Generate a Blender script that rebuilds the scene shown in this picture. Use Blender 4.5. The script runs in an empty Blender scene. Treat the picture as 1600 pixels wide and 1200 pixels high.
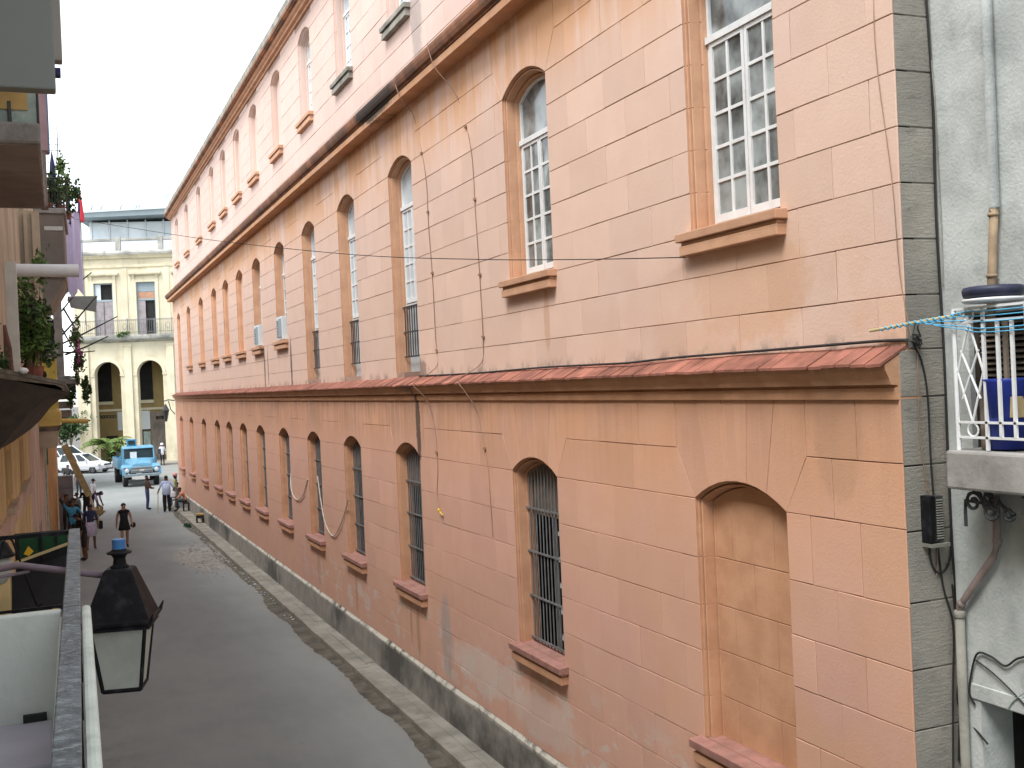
import bpy, bmesh, math, random
import numpy as np
from mathutils import Vector, Matrix
random.seed(7)
R = math.radians
SC = bpy.context.scene
COL = SC.collection

# ------------------------------------------------------------------ camera
H = 5.55
YAW, PITCH, ROLL = 0.39815, -0.003034, -0.044066
cy, sy, cp, sp = math.cos(YAW), math.sin(YAW), math.cos(PITCH), math.sin(PITCH)
fwd = Vector((sy*cp, cy*cp, sp)); rr = Vector((cy, -sy, 0)); uu = rr.cross(fwd)
c_, s_ = math.cos(ROLL), math.sin(ROLL)
CR = c_*rr + s_*uu; CU = -s_*rr + c_*uu
cam = bpy.data.cameras.new('camera'); cam.lens = 38.25; cam.sensor_width = 36
cam.clip_start = 0.05; cam.clip_end = 3000
co = bpy.data.objects.new('camera', cam); COL.objects.link(co)
M = Matrix.Identity(4)
for i in range(3):
    M[i][0] = CR[i]; M[i][1] = CU[i]; M[i][2] = -fwd[i]
M[0][3], M[1][3], M[2][3] = 0, 0, H
co.matrix_world = M
SC.camera = co

def to_px(p):                       # where a point lands, 1600 x 1200 (only to rank blocks by size)
    d = Vector(p) - Vector((0, 0, H)); z = d.dot(fwd)
    if z < .1: return (-9999, -9999, z)
    return (800 + 1700*d.dot(CR)/z, 600 - 1700*d.dot(CU)/z, z)

# ------------------------------------------------------------------ sky, sun, exposure
w = bpy.data.worlds.new('World'); SC.world = w; w.use_nodes = True
nt = w.node_tree; nt.nodes.clear()
out = nt.nodes.new('ShaderNodeOutputWorld'); bg = nt.nodes.new('ShaderNodeBackground')
sky = nt.nodes.new('ShaderNodeTexSky'); sky.sky_type = 'NISHITA'; sky.sun_disc = False
SUN_EL, SUN_AZ = R(58), R(238)      # azimuth clockwise from +Y
sky.sun_elevation = SUN_EL; sky.sun_rotation = SUN_AZ
sky.air_density = 1.0; sky.dust_density = 1.0; sky.ozone_density = 1.0; sky.altitude = 0
hs = nt.nodes.new('ShaderNodeHueSaturation'); hs.inputs['Saturation'].default_value = .22
nt.links.new(sky.outputs[0], hs.inputs['Color']); nt.links.new(hs.outputs[0], bg.inputs[0])
bg.inputs[1].default_value = .15
nt.links.new(bg.outputs[0], out.inputs[0])
sl = bpy.data.lights.new('sun', 'SUN'); sl.energy = 1.3; sl.angle = R(24); sl.color = (1, .97, .93)
so = bpy.data.objects.new('sun', sl); COL.objects.link(so)
sd = Vector((math.sin(SUN_AZ)*math.cos(SUN_EL), math.cos(SUN_AZ)*math.cos(SUN_EL), math.sin(SUN_EL)))
so.rotation_euler = sd.to_track_quat('Z', 'Y').to_euler(); so.location = (-20, -20, 60)
vs = SC.view_settings
vs.view_transform = 'Standard'; vs.look = 'None'; vs.gamma = 1; vs.use_curve_mapping = False
vs.exposure = 1.45
try:
    SC.cycles.max_bounces = 6; SC.cycles.transparent_max_bounces = 8
    SC.cycles.use_denoising = True; SC.cycles.use_adaptive_sampling = True
except Exception: pass

# ------------------------------------------------------------------ materials
class NT:
    def __init__(s, name):
        s.m = bpy.data.materials.new(name); s.m.use_nodes = True
        s.t = s.m.node_tree; s.b = s.t.nodes['Principled BSDF']
        s.geo = s.n('ShaderNodeNewGeometry'); s.pos = s.geo.outputs['Position']
        sx = s.n('ShaderNodeSeparateXYZ'); s.l(s.pos, sx.inputs[0]); s.x, s.y, s.z = sx.outputs
    def n(s, k): return s.t.nodes.new(k)
    def l(s, a, b): s.t.links.new(a, b)
    def put(s, v, inp):
        if hasattr(v, 'is_output'): s.l(v, inp)
        elif isinstance(v, (tuple, list)): inp.default_value = (*v, 1) if len(v) == 3 and inp.type == 'RGBA' else v
        else: inp.default_value = v
    def math(s, op, a, b=0., c=None, clamp=False):
        q = s.n('ShaderNodeMath'); q.operation = op; q.use_clamp = clamp
        s.put(a, q.inputs[0]); s.put(b, q.inputs[1])
        if c is not None: s.put(c, q.inputs[2])
        return q.outputs[0]
    def ss(s, v, a, b):             # smoothstep a..b (a may exceed b)
        q = s.n('ShaderNodeMapRange'); q.interpolation_type = 'SMOOTHSTEP'
        s.put(v, q.inputs[0])
        if a < b: q.inputs[1].default_value, q.inputs[2].default_value = a, b
        else:
            q.inputs[1].default_value, q.inputs[2].default_value = b, a
            q.inputs[3].default_value, q.inputs[4].default_value = 1, 0
        return q.outputs[0]
    def scale(s, v):
        q = s.n('ShaderNodeVectorMath'); q.operation = 'MULTIPLY'; s.l(s.pos, q.inputs[0]); q.inputs[1].default_value = v
        return q.outputs[0]
    def noise(s, scale, detail=4, vec=None, rough=.55):
        q = s.n('ShaderNodeTexNoise'); q.inputs['Scale'].default_value = scale; q.inputs['Detail'].default_value = detail
        q.inputs['Roughness'].default_value = rough
        s.l(vec if vec is not None else s.pos, q.inputs['Vector']); return q.outputs['Fac']
    def mix(s, f, a, b, mode='MIX'):
        q = s.n('ShaderNodeMix'); q.data_type = 'RGBA'; q.blend_type = mode
        s.put(f, q.inputs[0]); s.put(a, q.inputs[6]); s.put(b, q.inputs[7]); return q.outputs[2]
    def rnd(s, col, amt):           # per-object value change
        oi = s.n('ShaderNodeObjectInfo'); v = s.math('MULTIPLY_ADD', oi.outputs['Random'], 2*amt, 1-amt)
        h = s.n('ShaderNodeHueSaturation'); s.put(col, h.inputs['Color']); s.l(v, h.inputs['Value']); return h.outputs[0]
    def bump(s, h, strength, dist=.01):
        q = s.n('ShaderNodeBump'); q.inputs['Strength'].default_value = strength; q.inputs['Distance'].default_value = dist
        s.l(h, q.inputs['Height']); s.l(q.outputs[0], s.b.inputs['Normal'])
    def fin(s, col, rough=.8, metal=0):
        s.put(col, s.b.inputs['Base Color']); s.put(rough, s.b.inputs['Roughness']); s.b.inputs['Metallic'].default_value = metal
        return s.m

def mat(name, col, rough=.75, var=.12, scale=2., bump=.0, bscale=40, metal=0, rnd=0, dirt=0, dcol=(.06, .055, .05), streak=False, local=False):
    n = NT(name)
    if local:
        tc = n.n('ShaderNodeTexCoord'); n.pos = tc.outputs['Object']
    a = n.noise(scale, 5); a = n.ss(a, .3, .7)
    c = n.mix(a, tuple(min(1, x*(1-var)) for x in col), tuple(min(1, x*(1+var)) for x in col))
    if dirt:
        d = n.noise(scale*1.7, 7, n.scale((1, 1, .25)) if streak else None, .65)
        c = n.mix(n.math('MULTIPLY', n.ss(d, .48, .72), dirt), c, dcol)
    if rnd: c = n.rnd(c, rnd)
    if bump: n.bump(n.noise(bscale, 6), bump)
    n.b.inputs['Specular IOR Level'].default_value = .35
    return n.fin(c, rough, metal)

def facade_mat(name, tint=1.0, mode='wall'):
    n = NT(name)
    z, y = n.z, n.y
    big = n.ss(n.noise(.45, 5), .32, .68); mid = n.ss(n.noise(2.3, 6), .3, .7); fine = n.noise(38, 5)
    st = n.noise(1., 6, n.scale((0, 5.5, .35)), .6); st2 = n.math('ADD', n.math('MULTIPLY', n.noise(1., 5, n.scale((0, 7, .45)), .65), .6), n.math('MULTIPLY', n.noise(.9, 4), .4))
    low = n.mix(big, (.65, .390, .280), (.62, .372, .295)); mm = n.mix(big, (.69, .50, .40), (.66, .485, .405))
    up = n.mix(big, (.68, .53, .465), (.65, .495, .43))
    c = n.mix(n.ss(z, 5.2, 5.7), low, mm); c = n.mix(n.ss(z, 10.2, 10.9), c, up)  # storey paints differ; the skylit brightening upwards is mixed into them too
    c = n.mix(n.math('MULTIPLY', mid, .35), c, n.mix(1., c, (.92, .86, .84), 'MULTIPLY'))
    # ochre bleeding down under the middle cornice and round the near end
    m1 = n.math('MULTIPLY', n.ss(z, 8.6, 10.25), n.ss(z, 10.7, 10.5))
    c = n.mix(n.math('MULTIPLY', m1, n.ss(n.math('ADD', n.math('MULTIPLY', st, .5), n.math('MULTIPLY', n.noise(.8, 5), .5)), .38, .58)), c, (.60, .32, .155))
    m1b = n.math('MULTIPLY', n.math('MULTIPLY', n.ss(y, 13, 7.5), n.ss(z, 7.6, 5.2)), n.ss(n.noise(1.3, 5), .40, .62))
    c = n.mix(n.math('MULTIPLY', m1b, .55), c, (.62, .36, .225))
    mo_ = n.math('MULTIPLY', n.ss(z, 3.7, 5.0), n.ss(z, 5.4, 5.3)); c = n.mix(n.math('MULTIPLY', mo_, n.math('MULTIPLY_ADD', n.ss(n.noise(1.1, 5), .3, .65), .45, .35)), c, (.605, .325, .188))
    # sooty runs under the lower cornice, stronger along the far half
    m2 = n.math('MULTIPLY', n.ss(z, 4.2, 5.2), n.ss(z, 5.4, 5.3))
    m2 = n.math('MULTIPLY', m2, n.math('MULTIPLY_ADD', n.ss(y, 9, 26), .55, .22))
    c = n.mix(n.math('MULTIPLY', m2, n.ss(st2, .42, .60)), c, (.32, .20, .13))
    far = n.math('MULTIPLY', n.ss(y, 17, 34), n.ss(z, 5.3, 5.2))
    c = n.mix(n.math('MULTIPLY', far, .30), c, (.38, .205, .145))
    # pale run marks
    c = n.mix(n.math('MULTIPLY', n.math('MULTIPLY', n.ss(st2, .62, .74), n.ss(z, 3.4, 5.0)), .25), c, (.66, .45, .33))
    # pale flaked lime low on the wall
    pl = n.math('MULTIPLY', n.ss(n.noise(1.9, 7, n.scale((1, .8, 1.5)), .62), .53, .60), n.math('MULTIPLY', n.ss(z, 2.0, 1.5), n.ss(y, 30, 22)))
    pl = n.math('MULTIPLY', pl, n.ss(z, .72, .95))
    c = n.mix(n.math('MULTIPLY', pl, .75), c, (.60, .50, .43))
    # small chips
    c = n.mix(n.math('MULTIPLY', n.ss(n.noise(9, 7, None, .7), .70, .76), .5), c, (.66, .52, .44))
    # mould on the lip above the lower cornice and on single spots of their own
    if mode == 'trim':
        tb_ = n.mix(n.ss(n.noise(2.6, 6, None, .62), .34, .66), (.57, .315, .175), (.46, .235, .125)); c = n.mix(.78, c, tb_)
    if mode == 'lip':
        c = n.mix(n.ss(n.noise(1.4, 6, n.scale((1, 1, .5)), .65), .34, .62), (.34, .155, .085), (.15, .085, .06))
    def spot(yc, zc, ry, rz, col, k, nz=7.):
        nonlocal c
        a = n.math('DIVIDE', n.math('SUBTRACT', y, yc), ry); b = n.math('DIVIDE', n.math('SUBTRACT', z, zc), rz)
        d = n.math('ADD', n.math('MULTIPLY', a, a), n.math('MULTIPLY', b, b))
        d = n.math('ADD', d, n.math('MULTIPLY_ADD', n.noise(nz, 6, None, .7), 1.6, -.8))
        c = n.mix(n.math('MULTIPLY', n.ss(d, 1.0, .45), k), c, col)
    mo = n.math('MULTIPLY', n.math('MULTIPLY', n.ss(z, 5.86, 5.68), n.ss(z, 5.55, 5.6)), n.ss(n.noise(3.2, 7, n.scale((1, 1, .6)), .7), .46, .62))
    c = n.mix(n.math('MULTIPLY', mo, .6), c, (.16, .13, .11))
    for s in ((18.6, 10.55, 1.4, .28, (.05, .045, .04), .9), (17.6, 4.85, .14, .75, (.055, .045, .04), .85), (17.3, 12.3, .35, 2., (.34, .30, .28), .7),
              (17.9, 5.75, .8, .35, (.24, .17, .14), .8), (28.4, 6.25, .12, .8, (.05, .045, .045), .8), (32.3, 6.25, .12, .7, (.06, .05, .05), .75), (31.75, 6.25, .09, .7, (.08, .07, .06), .6),
              (18.1, 1.25, .10, .55, (.36, .21, .13), .55), (18.5, 1.35, .07, .4, (.34, .20, .13), .5), (22.3, 1.3, .12, .5, (.38, .22, .14), .5), (12.4, 6.3, .10, .5, (.50, .28, .17), .5), (12.9, 1.55, .5, .22, (.42, .25, .15), .45), (25.8, 1.3, .2, .5, (.40, .24, .16), .45), (8.1, 6.3, 1.0, .55, (.60, .36, .22), .5), (16.6, 1.5, .28, .8, (.34, .33, .32), .55), (15.0, 1.3, 1.6, .35, (.62, .53, .47), .6), (12.9, 1.15, 1.3, .35, (.62, .53, .47), .5), (6.9, 5.0, .30, .6, (.40, .235, .145), .35)):
        spot(*s)
    if mode == 'joint': c = n.mix(.52, c, (.16, .085, .055))
    if mode == 'wall': c = n.rnd(c, .05)
    n.bump(n.math('ADD', n.math('ADD', fine, n.math('MULTIPLY', n.noise(110, 4), .9)), n.math('MULTIPLY', n.noise(5, 5), .5)), .30, .009)
    n.b.inputs['Specular IOR Level'].default_value = .25
    return n.fin(c, .88)

M_ = {}
M_['wall'] = facade_mat('pink_stucco'); M_['joint'] = facade_mat('joint_mortar', mode='joint'); M_['trim'] = facade_mat('ochre_trim', mode='trim'); M_['lip'] = facade_mat('sooty_lip', mode='lip')
M_['graywall'] = mat('grey_stucco', (.225, .22, .19), .95, .28, 2.2, 1.0, 16, rnd=.06, dirt=.4, dcol=(.13, .12, .10), streak=True)
n = NT('combed_grey_render'); a = n.ss(n.noise(1.7, 6, None, .6), .32, .68)
c = n.mix(a, (.31, .29, .25), (.22, .21, .18)); c = n.mix(n.math('MULTIPLY', n.ss(n.noise(5, 6, n.scale((1, 1, 2.5)), .7), .56, .68), .45), c, (.10, .095, .085)); c = n.rnd(c, .06)
n.bump(n.math('ADD', n.noise(1, 6, n.scale((9, 9, 55)), .7), n.math('MULTIPLY', n.noise(60, 4), .9)), .55, .012); M_['quoin'] = n.fin(c, .95)
M_['neighbour'] = mat('pale_grey_render', (.45, .475, .46), .92, .18, 2.2, .5, 40, dirt=.55, dcol=(.24, .265, .265))
M_['tile'] = mat('clay_tile', (.27, .108, .075), .9, .35, 3.0, .4, 60, rnd=.2, dirt=.45, dcol=(.22, .10, .08))
M_['sillred'] = mat('red_sill', (.33, .165, .135), .75, .2, 5, .2, 50, dirt=.4, dcol=(.30, .24, .2))
M_['moss'] = mat('mossy_parapet', (.30, .29, .25), .95, .3, 2.5, .5, 20, dirt=.7, dcol=(.06, .06, .05))
M_['plinth'] = None
n = NT('plinth_render')
d = n.ss(n.noise(.55, 6, n.scale((.6, .5, .5)), .65), .46, .60); e = n.noise(3, 6)
c = n.mix(n.ss(e, .3, .7), (.30, .285, .25), (.22, .21, .19)); c = n.mix(n.math('MULTIPLY', d, .85), c, (.055, .055, .05))
c = n.mix(n.math('MULTIPLY', n.ss(n.z, .62, .70), n.ss(n.noise(5, 5), .35, .55)), c, (.50, .48, .41))
n.bump(n.noise(30, 6), .5); M_['plinth'] = n.fin(c, .95)
n = NT('asphalt')
a = n.ss(n.math('ADD', n.math('MULTIPLY', n.noise(.25, 6, None, .6), .6), n.math('MULTIPLY', n.noise(1.5, 7, n.scale((1, .35, 1)), .7), .4)), .38, .62); b = n.noise(60, 4)
c = n.mix(a, (.205, .226, .224), (.255, .274, .268)); c = n.mix(n.math('MULTIPLY', n.ss(b, .35, .75), .35), c, (.26, .275, .285))
pa = n.ss(n.noise(.8, 6, n.scale((1, .5, 1)), .65), .56, .66)
dust = n.math('MULTIPLY', n.ss(n.x, 4.2, 5.2), n.ss(n.noise(1.2, 6, n.scale((1, .4, 1)), .65), .36, .62))
c = n.mix(n.math('MULTIPLY', dust, .55), c, (.25, .235, .20))
c = n.mix(n.math('MULTIPLY', n.math('MULTIPLY', pa, n.ss(n.y, 28, 50)), .55), c, (.27, .26, .235))
q1 = n.math('DIVIDE', n.math('SUBTRACT', n.x, 4.35), .95); q2 = n.math('DIVIDE', n.math('SUBTRACT', n.y, 38.3), 3.4)
q3 = n.math('ADD', n.math('ADD', n.math('MULTIPLY', q1, q1), n.math('MULTIPLY', q2, q2)), n.math('MULTIPLY_ADD', n.noise(2.2, 6, n.scale((1, .5, 1)), .7), 1.8, -.9))
c = n.mix(n.math('MULTIPLY', n.ss(q3, 1.0, .4), .75), c, (.33, .315, .27))
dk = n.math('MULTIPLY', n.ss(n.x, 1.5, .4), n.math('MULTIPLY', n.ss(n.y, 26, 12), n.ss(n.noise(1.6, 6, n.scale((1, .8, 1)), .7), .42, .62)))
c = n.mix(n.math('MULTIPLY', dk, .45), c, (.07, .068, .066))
n.bump(n.noise(90, 5), .35, .006); c = n.mix(n.math('MULTIPLY', n.ss(n.noise(3.1, 7, None, .75), .64, .70), .45), c, (.10, .10, .098)); c = n.mix(n.math('MULTIPLY', n.ss(n.noise(7, 6, None, .75), .68, .72), .5), c, (.34, .34, .32)); M_['asphalt'] = n.fin(c, .92)
M_['sidewalk'] = mat('worn_concrete', (.27, .255, .22), .93, .2, 1.6, .4, 30, dirt=.55, dcol=(.14, .13, .11))
M_['gutter'] = mat('gutter_dirt_shade', (.105, .095, .075), .9, .4, 2.2, .6, 14, dirt=.35, dcol=(.22, .21, .18))  # dirt colour, darkened further to include the kerb's shadow
M_['ground'] = mat('town_ground', (.16, .155, .145), .95, .2, .2)
M_['white'] = mat('white_paint', (.72, .74, .74), .55, .06, 5, .08, 60, dirt=.22, dcol=(.42, .40, .36))
M_['glass'] = mat('reflection_glass', (.19, .215, .215), .10, .75, 2.4, rnd=.35, dirt=.25, dcol=(.38, .40, .40), streak=True)  # pale streaks and uneven pane tones stand in for reflections
M_['glass'].node_tree.nodes['Principled BSDF'].inputs['Specular IOR Level'].default_value = .6
M_['skyglass'] = mat('sky_reflection_glass', (.50, .58, .62), .15, .1, 2)  # pale base colour stands in for sky mirrored in the panes
M_['dark'] = mat('dark_interior', (.02, .02, .02), .9, .3)
M_['iron'] = mat('dark_iron', (.045, .05, .055), .55, .2, 6, .2, 60)
M_['greyiron'] = mat('grey_iron', (.15, .155, .16), .6, .2, 6)
M_['shutter'] = mat('weathered_shutter', (.19, .155, .12), .85, .25, 5, .3, 30)
M_['black'] = mat('black_paint', (.010, .010, .012), .62, .3, 8, .25, 90, dirt=.15, dcol=(.16, .16, .17))
M_['black'].node_tree.nodes['Principled BSDF'].inputs['Specular IOR Level'].default_value = .12
M_['blue'] = mat('blue_plastic', (.05, .17, .42), .45, .15, 8)
M_['lampglass'] = mat('lantern_glass', (.44, .45, .41), .6, .12, 6)
M_['lampglass'].node_tree.nodes['Principled BSDF'].inputs['Alpha'].default_value = .94
M_['cable'] = mat('black_cable', (.02, .02, .02), .7, .2)
M_['tancable'] = mat('painted_cable', (.30, .19, .13), .8, .2)
M_['rope'] = mat('pale_rope', (.50, .46, .40), .9, .2, 20)
M_['balconywhite'] = mat('balcony_white', (.55, .57, .53), .8, .08, 3, .2, 40, dirt=.25, dcol=(.33, .34, .31))
M_['capmarble'] = mat('painted_cap', (.66, .70, .64), .8, .10, 5, .35, 30, dirt=.45, dcol=(.34, .38, .33))
M_['railtop'] = mat('worn_black_rail', (.10, .115, .125), .5, .5, 16, .5, 45, dirt=.85, dcol=(.34, .39, .41))
M_['lilac'] = mat('lilac_floor', (.38, .36, .41), .8, .08, 3)
M_['softgrey'] = mat('grey_panel', (.19, .20, .195), .85, .05, 1)
M_['yellow'] = mat('yellow_wall', (.50, .38, .19), .85, .2, 1.2, .25, 40, dirt=.55, dcol=(.28, .21, .12), streak=True)
M_['ochre'] = mat('ochre_wall', (.42, .29, .11), .85, .2, 2, .2, 30, dirt=.4, dcol=(.25, .15, .06))
M_['pinkwall'] = mat('flaking_pink_wall', (.45, .33, .27), .9, .2, 1.2, .3, 30, dirt=.7, dcol=(.40, .33, .28))
M_['orange'] = mat('orange_wall', (.40, .21, .06), .88, .3, 1.8, .2, 30, dirt=.5, dcol=(.13, .10, .05))
M_['brown'] = mat('sooty_brown_wall', (.23, .20, .175), .92, .25, .9, .4, 20, dirt=.6, dcol=(.10, .085, .07), streak=True)
M_['beige'] = mat('beige_wall', (.42, .35, .26), .9, .2, 1.0, .2, 20, dirt=.5, dcol=(.22, .17, .12), streak=True)
M_['ledge'] = mat('grey_ledge', (.29, .28, .265), .92, .25, 2, .5, 20, dirt=.6, dcol=(.10, .10, .09))
M_['teal'] = mat('faded_teal', (.32, .40, .37), .85, .25, 4, dirt=.4, dcol=(.10, .13, .13))
M_['mossroof'] = mat('mossy_roof', (.11, .09, .07), .95, .5, 5, .8, 14, dirt=.4, dcol=(.22, .20, .16))
M_['wood'] = mat('dark_wood', (.035, .026, .02), .85, .3, 6)
M_['palewood'] = mat('pale_timber', (.42, .33, .17), .8, .2, 6)
M_['cream'] = mat('cream_stone', (.63, .58, .43), .9, .12, .5, .2, 8, dirt=.5, dcol=(.36, .31, .20), streak=True)
M_['creamtrim'] = mat('cream_trim', (.66, .61, .45), .9, .1, .8, dirt=.5, dcol=(.30, .27, .2), streak=True)
M_['oldstone'] = mat('weathered_stone', (.34, .34, .31), .95, .3, .9, dirt=.8, dcol=(.11, .115, .10))
M_['sandwall'] = mat('sand_wall', (.32, .24, .11), .9, .15, .8, dirt=.3, dcol=(.2, .15, .07))
M_['modern'] = mat('white_panel', (.62, .68, .70), .6, .05, .4)
M_['slab'] = mat('grey_slab', (.27, .33, .36), .8, .08, .4)
M_['modernglass'] = mat('pale_blue_glass', (.55, .62, .66), .2, .1, .6, rnd=.15)
M_['leafdark'] = mat('dark_leaves', (.035, .075, .022), .6, .5, 6)
M_['leaf'] = mat('green_leaves', (.075, .14, .03), .6, .5, 6)
M_['palmleaf'] = mat('palm_leaves', (.10, .16, .035), .55, .4, 6)
M_['bark'] = mat('bark', (.20, .16, .11), .9, .3, 6)
M_['flower'] = mat('magenta_petals', (.42, .08, .30), .7, .3, 20)
M_['lavender'] = mat('lavender_sheet', (.46, .42, .60), .85, .08, 2)
M_['rosepurple'] = mat('rose_column', (.42, .30, .33), .9, .12, 3)
M_['red'] = mat('red_cloth', (.50, .03, .045), .8, .15, 4)
M_['whitepipe'] = mat('white_pipe', (.66, .68, .69), .5, .05, 3)
M_['yellowpipe'] = mat('yellow_pipe', (.55, .38, .11), .6, .1, 3)
M_['gatemetal'] = mat('grey_sheet_metal', (.15, .15, .16), .6, .15, 2, dirt=.3, dcol=(.1, .09, .08))
M_['green'] = mat('dark_green_cloth', (.006, .05, .018), .8, .2, 6)
M_['amber'] = mat('amber_print', (.55, .33, .02), .8, .1, 6)
M_['truckblue'] = mat('truck_blue', (.14, .34, .50), .4, .14, 3, dirt=.15, dcol=(.2, .3, .35), local=True)
M_['truckgrey'] = mat('truck_grey', (.20, .25, .28), .5, .15, 3, local=True)
M_['bumper'] = mat('pale_bumper', (.52, .52, .50), .55, .1, 3, local=True)
M_['tyre'] = mat('tyre', (.018, .018, .018), .85, .2, 6, local=True)
M_['rim'] = mat('rim', (.25, .26, .27), .4, .1, 6, metal=.4, local=True)
M_['carwhite'] = mat('car_silver_white', (.62, .64, .68), .3, .04, 1, local=True)
M_['vanwhite'] = mat('van_white', (.74, .76, .77), .35, .04, 1, local=True)
M_['carglass'] = mat('car_glass', (.03, .045, .05), .08, .2, 2, local=True)
M_['headlight'] = mat('headlight_glass', (.55, .57, .56), .15, .1, 8, local=True)
M_['tail'] = mat('red_marker', (.35, .04, .03), .4, .1, 8, local=True)
M_['skin_a'] = mat('skin_brown', (.16, .085, .055), .6, .08, 10); M_['skin_b'] = mat('skin_tan', (.36, .20, .135), .6, .08, 10)
M_['hair'] = mat('black_hair', (.012, .010, .009), .6, .2, 20)
for k, c in dict(c_black=(.012, .012, .014), c_white=(.66, .68, .72), c_lightblue=(.42, .50, .70), c_blue=(.05, .25, .42), c_jeans=(.07, .10, .22), c_brown=(.10, .06, .045),
                 c_green=(.28, .34, .16), c_orange=(.55, .22, .13), c_pink=(.62, .33, .33), c_lilac=(.50, .46, .60), c_navy=(.03, .035, .10), c_grey=(.20, .22, .24), c_dark=(.03, .028, .03)).items():
    M_[k] = mat(k.replace('c_', 'cloth_'), c, .85, .15, 12)

# ------------------------------------------------------------------ building blocks
class MB:
    def __init__(s): s.v = []; s.f = []; s.mi = []
    def add(s, vs, fs, mi=0):
        o = len(s.v); s.v += [tuple(p) for p in vs]; s.f += [tuple(i+o for i in f) for f in fs]; s.mi += [mi]*len(fs); return s
    def box(s, x0, x1, y0, y1, z0, z1, mi=0):
        x0, x1 = sorted((x0, x1)); y0, y1 = sorted((y0, y1)); z0, z1 = sorted((z0, z1))
        v = [(x, y, z) for z in (z0, z1) for y in (y0, y1) for x in (x0, x1)]
        return s.add(v, [(0, 2, 3, 1), (4, 5, 7, 6), (0, 1, 5, 4), (2, 6, 7, 3), (0, 4, 6, 2), (1, 3, 7, 5)], mi)
    def hexa(s, p, mi=0):           # 8 points: bottom ring ccw, top ring ccw
        return s.add(p, [(3, 2, 1, 0), (4, 5, 6, 7), (0, 1, 5, 4), (1, 2, 6, 5), (2, 3, 7, 6), (3, 0, 4, 7)], mi)
    def prism(s, poly, a0, a1, axis='y', mi=0):      # poly in the two other axes
        n = len(poly)
        def pt(q, a): return {'y': (q[0], a, q[1]), 'x': (a, q[0], q[1]), 'z': (q[0], q[1], a)}[axis]
        v = [pt(q, a0) for q in poly] + [pt(q, a1) for q in poly]
        f = [tuple(range(n-1, -1, -1)), tuple(range(n, 2*n))] + [(i, (i+1) % n, n+(i+1) % n, n+i) for i in range(n)]
        return s.add(v, f, mi)
    def rings(s, rings, closed=True, caps=True, mi=0):
        n = len(rings[0]); v = [p for r in rings for p in r]; f = []
        for k in range(len(rings)-1):
            for i in range(n if closed else n-1):
                j = (i+1) % n; f.append((k*n+i, k*n+j, (k+1)*n+j, (k+1)*n+i))
        if caps and closed: f += [tuple(range(n-1, -1, -1)), tuple((len(rings)-1)*n+i for i in range(n))]
        return s.add(v, f, mi)
    def tube(s, pts, r, n=6, mi=0, caps=True):
        pts = [Vector(p) for p in pts]; rs = r if isinstance(r, (list, tuple)) else [r]*len(pts); R_ = []
        for i, p in enumerate(pts):
            t = (pts[min(i+1, len(pts)-1)]-pts[max(i-1, 0)]); t = t.normalized() if t.length > 1e-9 else Vector((0, 0, 1))
            a = t.cross(Vector((0, 0, 1)) if abs(t.z) < .93 else Vector((1, 0, 0))).normalized(); b = t.cross(a)
            R_.append([p + rs[i]*(math.cos(2*math.pi*k/n)*a + math.sin(2*math.pi*k/n)*b) for k in range(n)])
        return s.rings(R_, True, caps, mi)
    def lathe(s, prof, c=(0, 0, 0), n=12, mi=0, sx=1, sy=1):
        return s.rings([[(c[0]+r*sx*math.cos(2*math.pi*k/n), c[1]+r*sy*math.sin(2*math.pi*k/n), c[2]+z) for k in range(n)] for r, z in prof], True, True, mi)
    def ball(s, c, r, n=8, mi=0):
        if not isinstance(r, (tuple, list)): r = (r, r, r)
        return s.rings([[(c[0]+r[0]*math.sin(t)*math.cos(2*math.pi*k/n), c[1]+r[1]*math.sin(t)*math.sin(2*math.pi*k/n), c[2]-r[2]*math.cos(t)) for k in range(n)]
                        for t in [math.pi*(i+.08)/(n//2+.16) for i in range(n//2+1)]], True, True, mi)
    def leaf(s, p, size, mi=0, flat=0.):
        d = Vector((random.gauss(0, 1), random.gauss(0, 1), random.gauss(0, 1)-flat)).normalized()
        e = d.cross(Vector((random.gauss(0, 1), random.gauss(0, 1), random.gauss(0, 1)))).normalized(); p = Vector(p)
        L, W = size*random.uniform(.7, 1.3), size*random.uniform(.25, .45); nn = d.cross(e)*W*.3
        return s.add([p-d*L*.5, p+e*W+nn, p+d*L*.5, p-e*W+nn], [(0, 1, 2), (0, 2, 3)], mi)
    def foliage(s, c, r, n, size, mi=0, lumps=9, flat=0.):
        c = Vector(c); cs = []
        for k in range(lumps):
            q = Vector((random.gauss(0, .5)*r[0], random.gauss(0, .5)*r[1], random.gauss(0, .5)*r[2])); cs.append((c+q, random.uniform(.25, .5)))
        for k in range(n):
            q, f = random.choice(cs)
            s.leaf(q+Vector((random.gauss(0, f)*r[0]*.6, random.gauss(0, f)*r[1]*.6, random.gauss(0, f)*r[2]*.6)), size, mi, flat)
        return s
    def mesh(s, name, mats, smooth=False):
        me = bpy.data.meshes.new(name); me.from_pydata(s.v, [], s.f)
        for m in (mats if isinstance(mats, (list, tuple)) else [mats]): me.materials.append(M_[m] if isinstance(m, str) else m)
        if len(me.materials) > 1: me.polygons.foreach_set('material_index', s.mi)
        if smooth: me.polygons.foreach_set('use_smooth', [True]*len(s.f))
        me.update(); return me
    def build(s, name, mats, parent=None, smooth=False, bev=0, fix=False, loc=None):
        me = s.mesh(name, mats, smooth)
        if fix:
            b = bmesh.new(); b.from_mesh(me); bmesh.ops.recalc_face_normals(b, faces=b.faces); b.to_mesh(me); b.free()
        o = bpy.data.objects.new(name, me); COL.objects.link(o)
        if parent is not None: put_under(o, parent)
        if loc: o.location = loc
        if bev:
            q = o.modifiers.new('edge', 'BEVEL'); q.width = bev; q.segments = 2; q.limit_method = 'ANGLE'; q.angle_limit = R(35)
        return o
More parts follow.
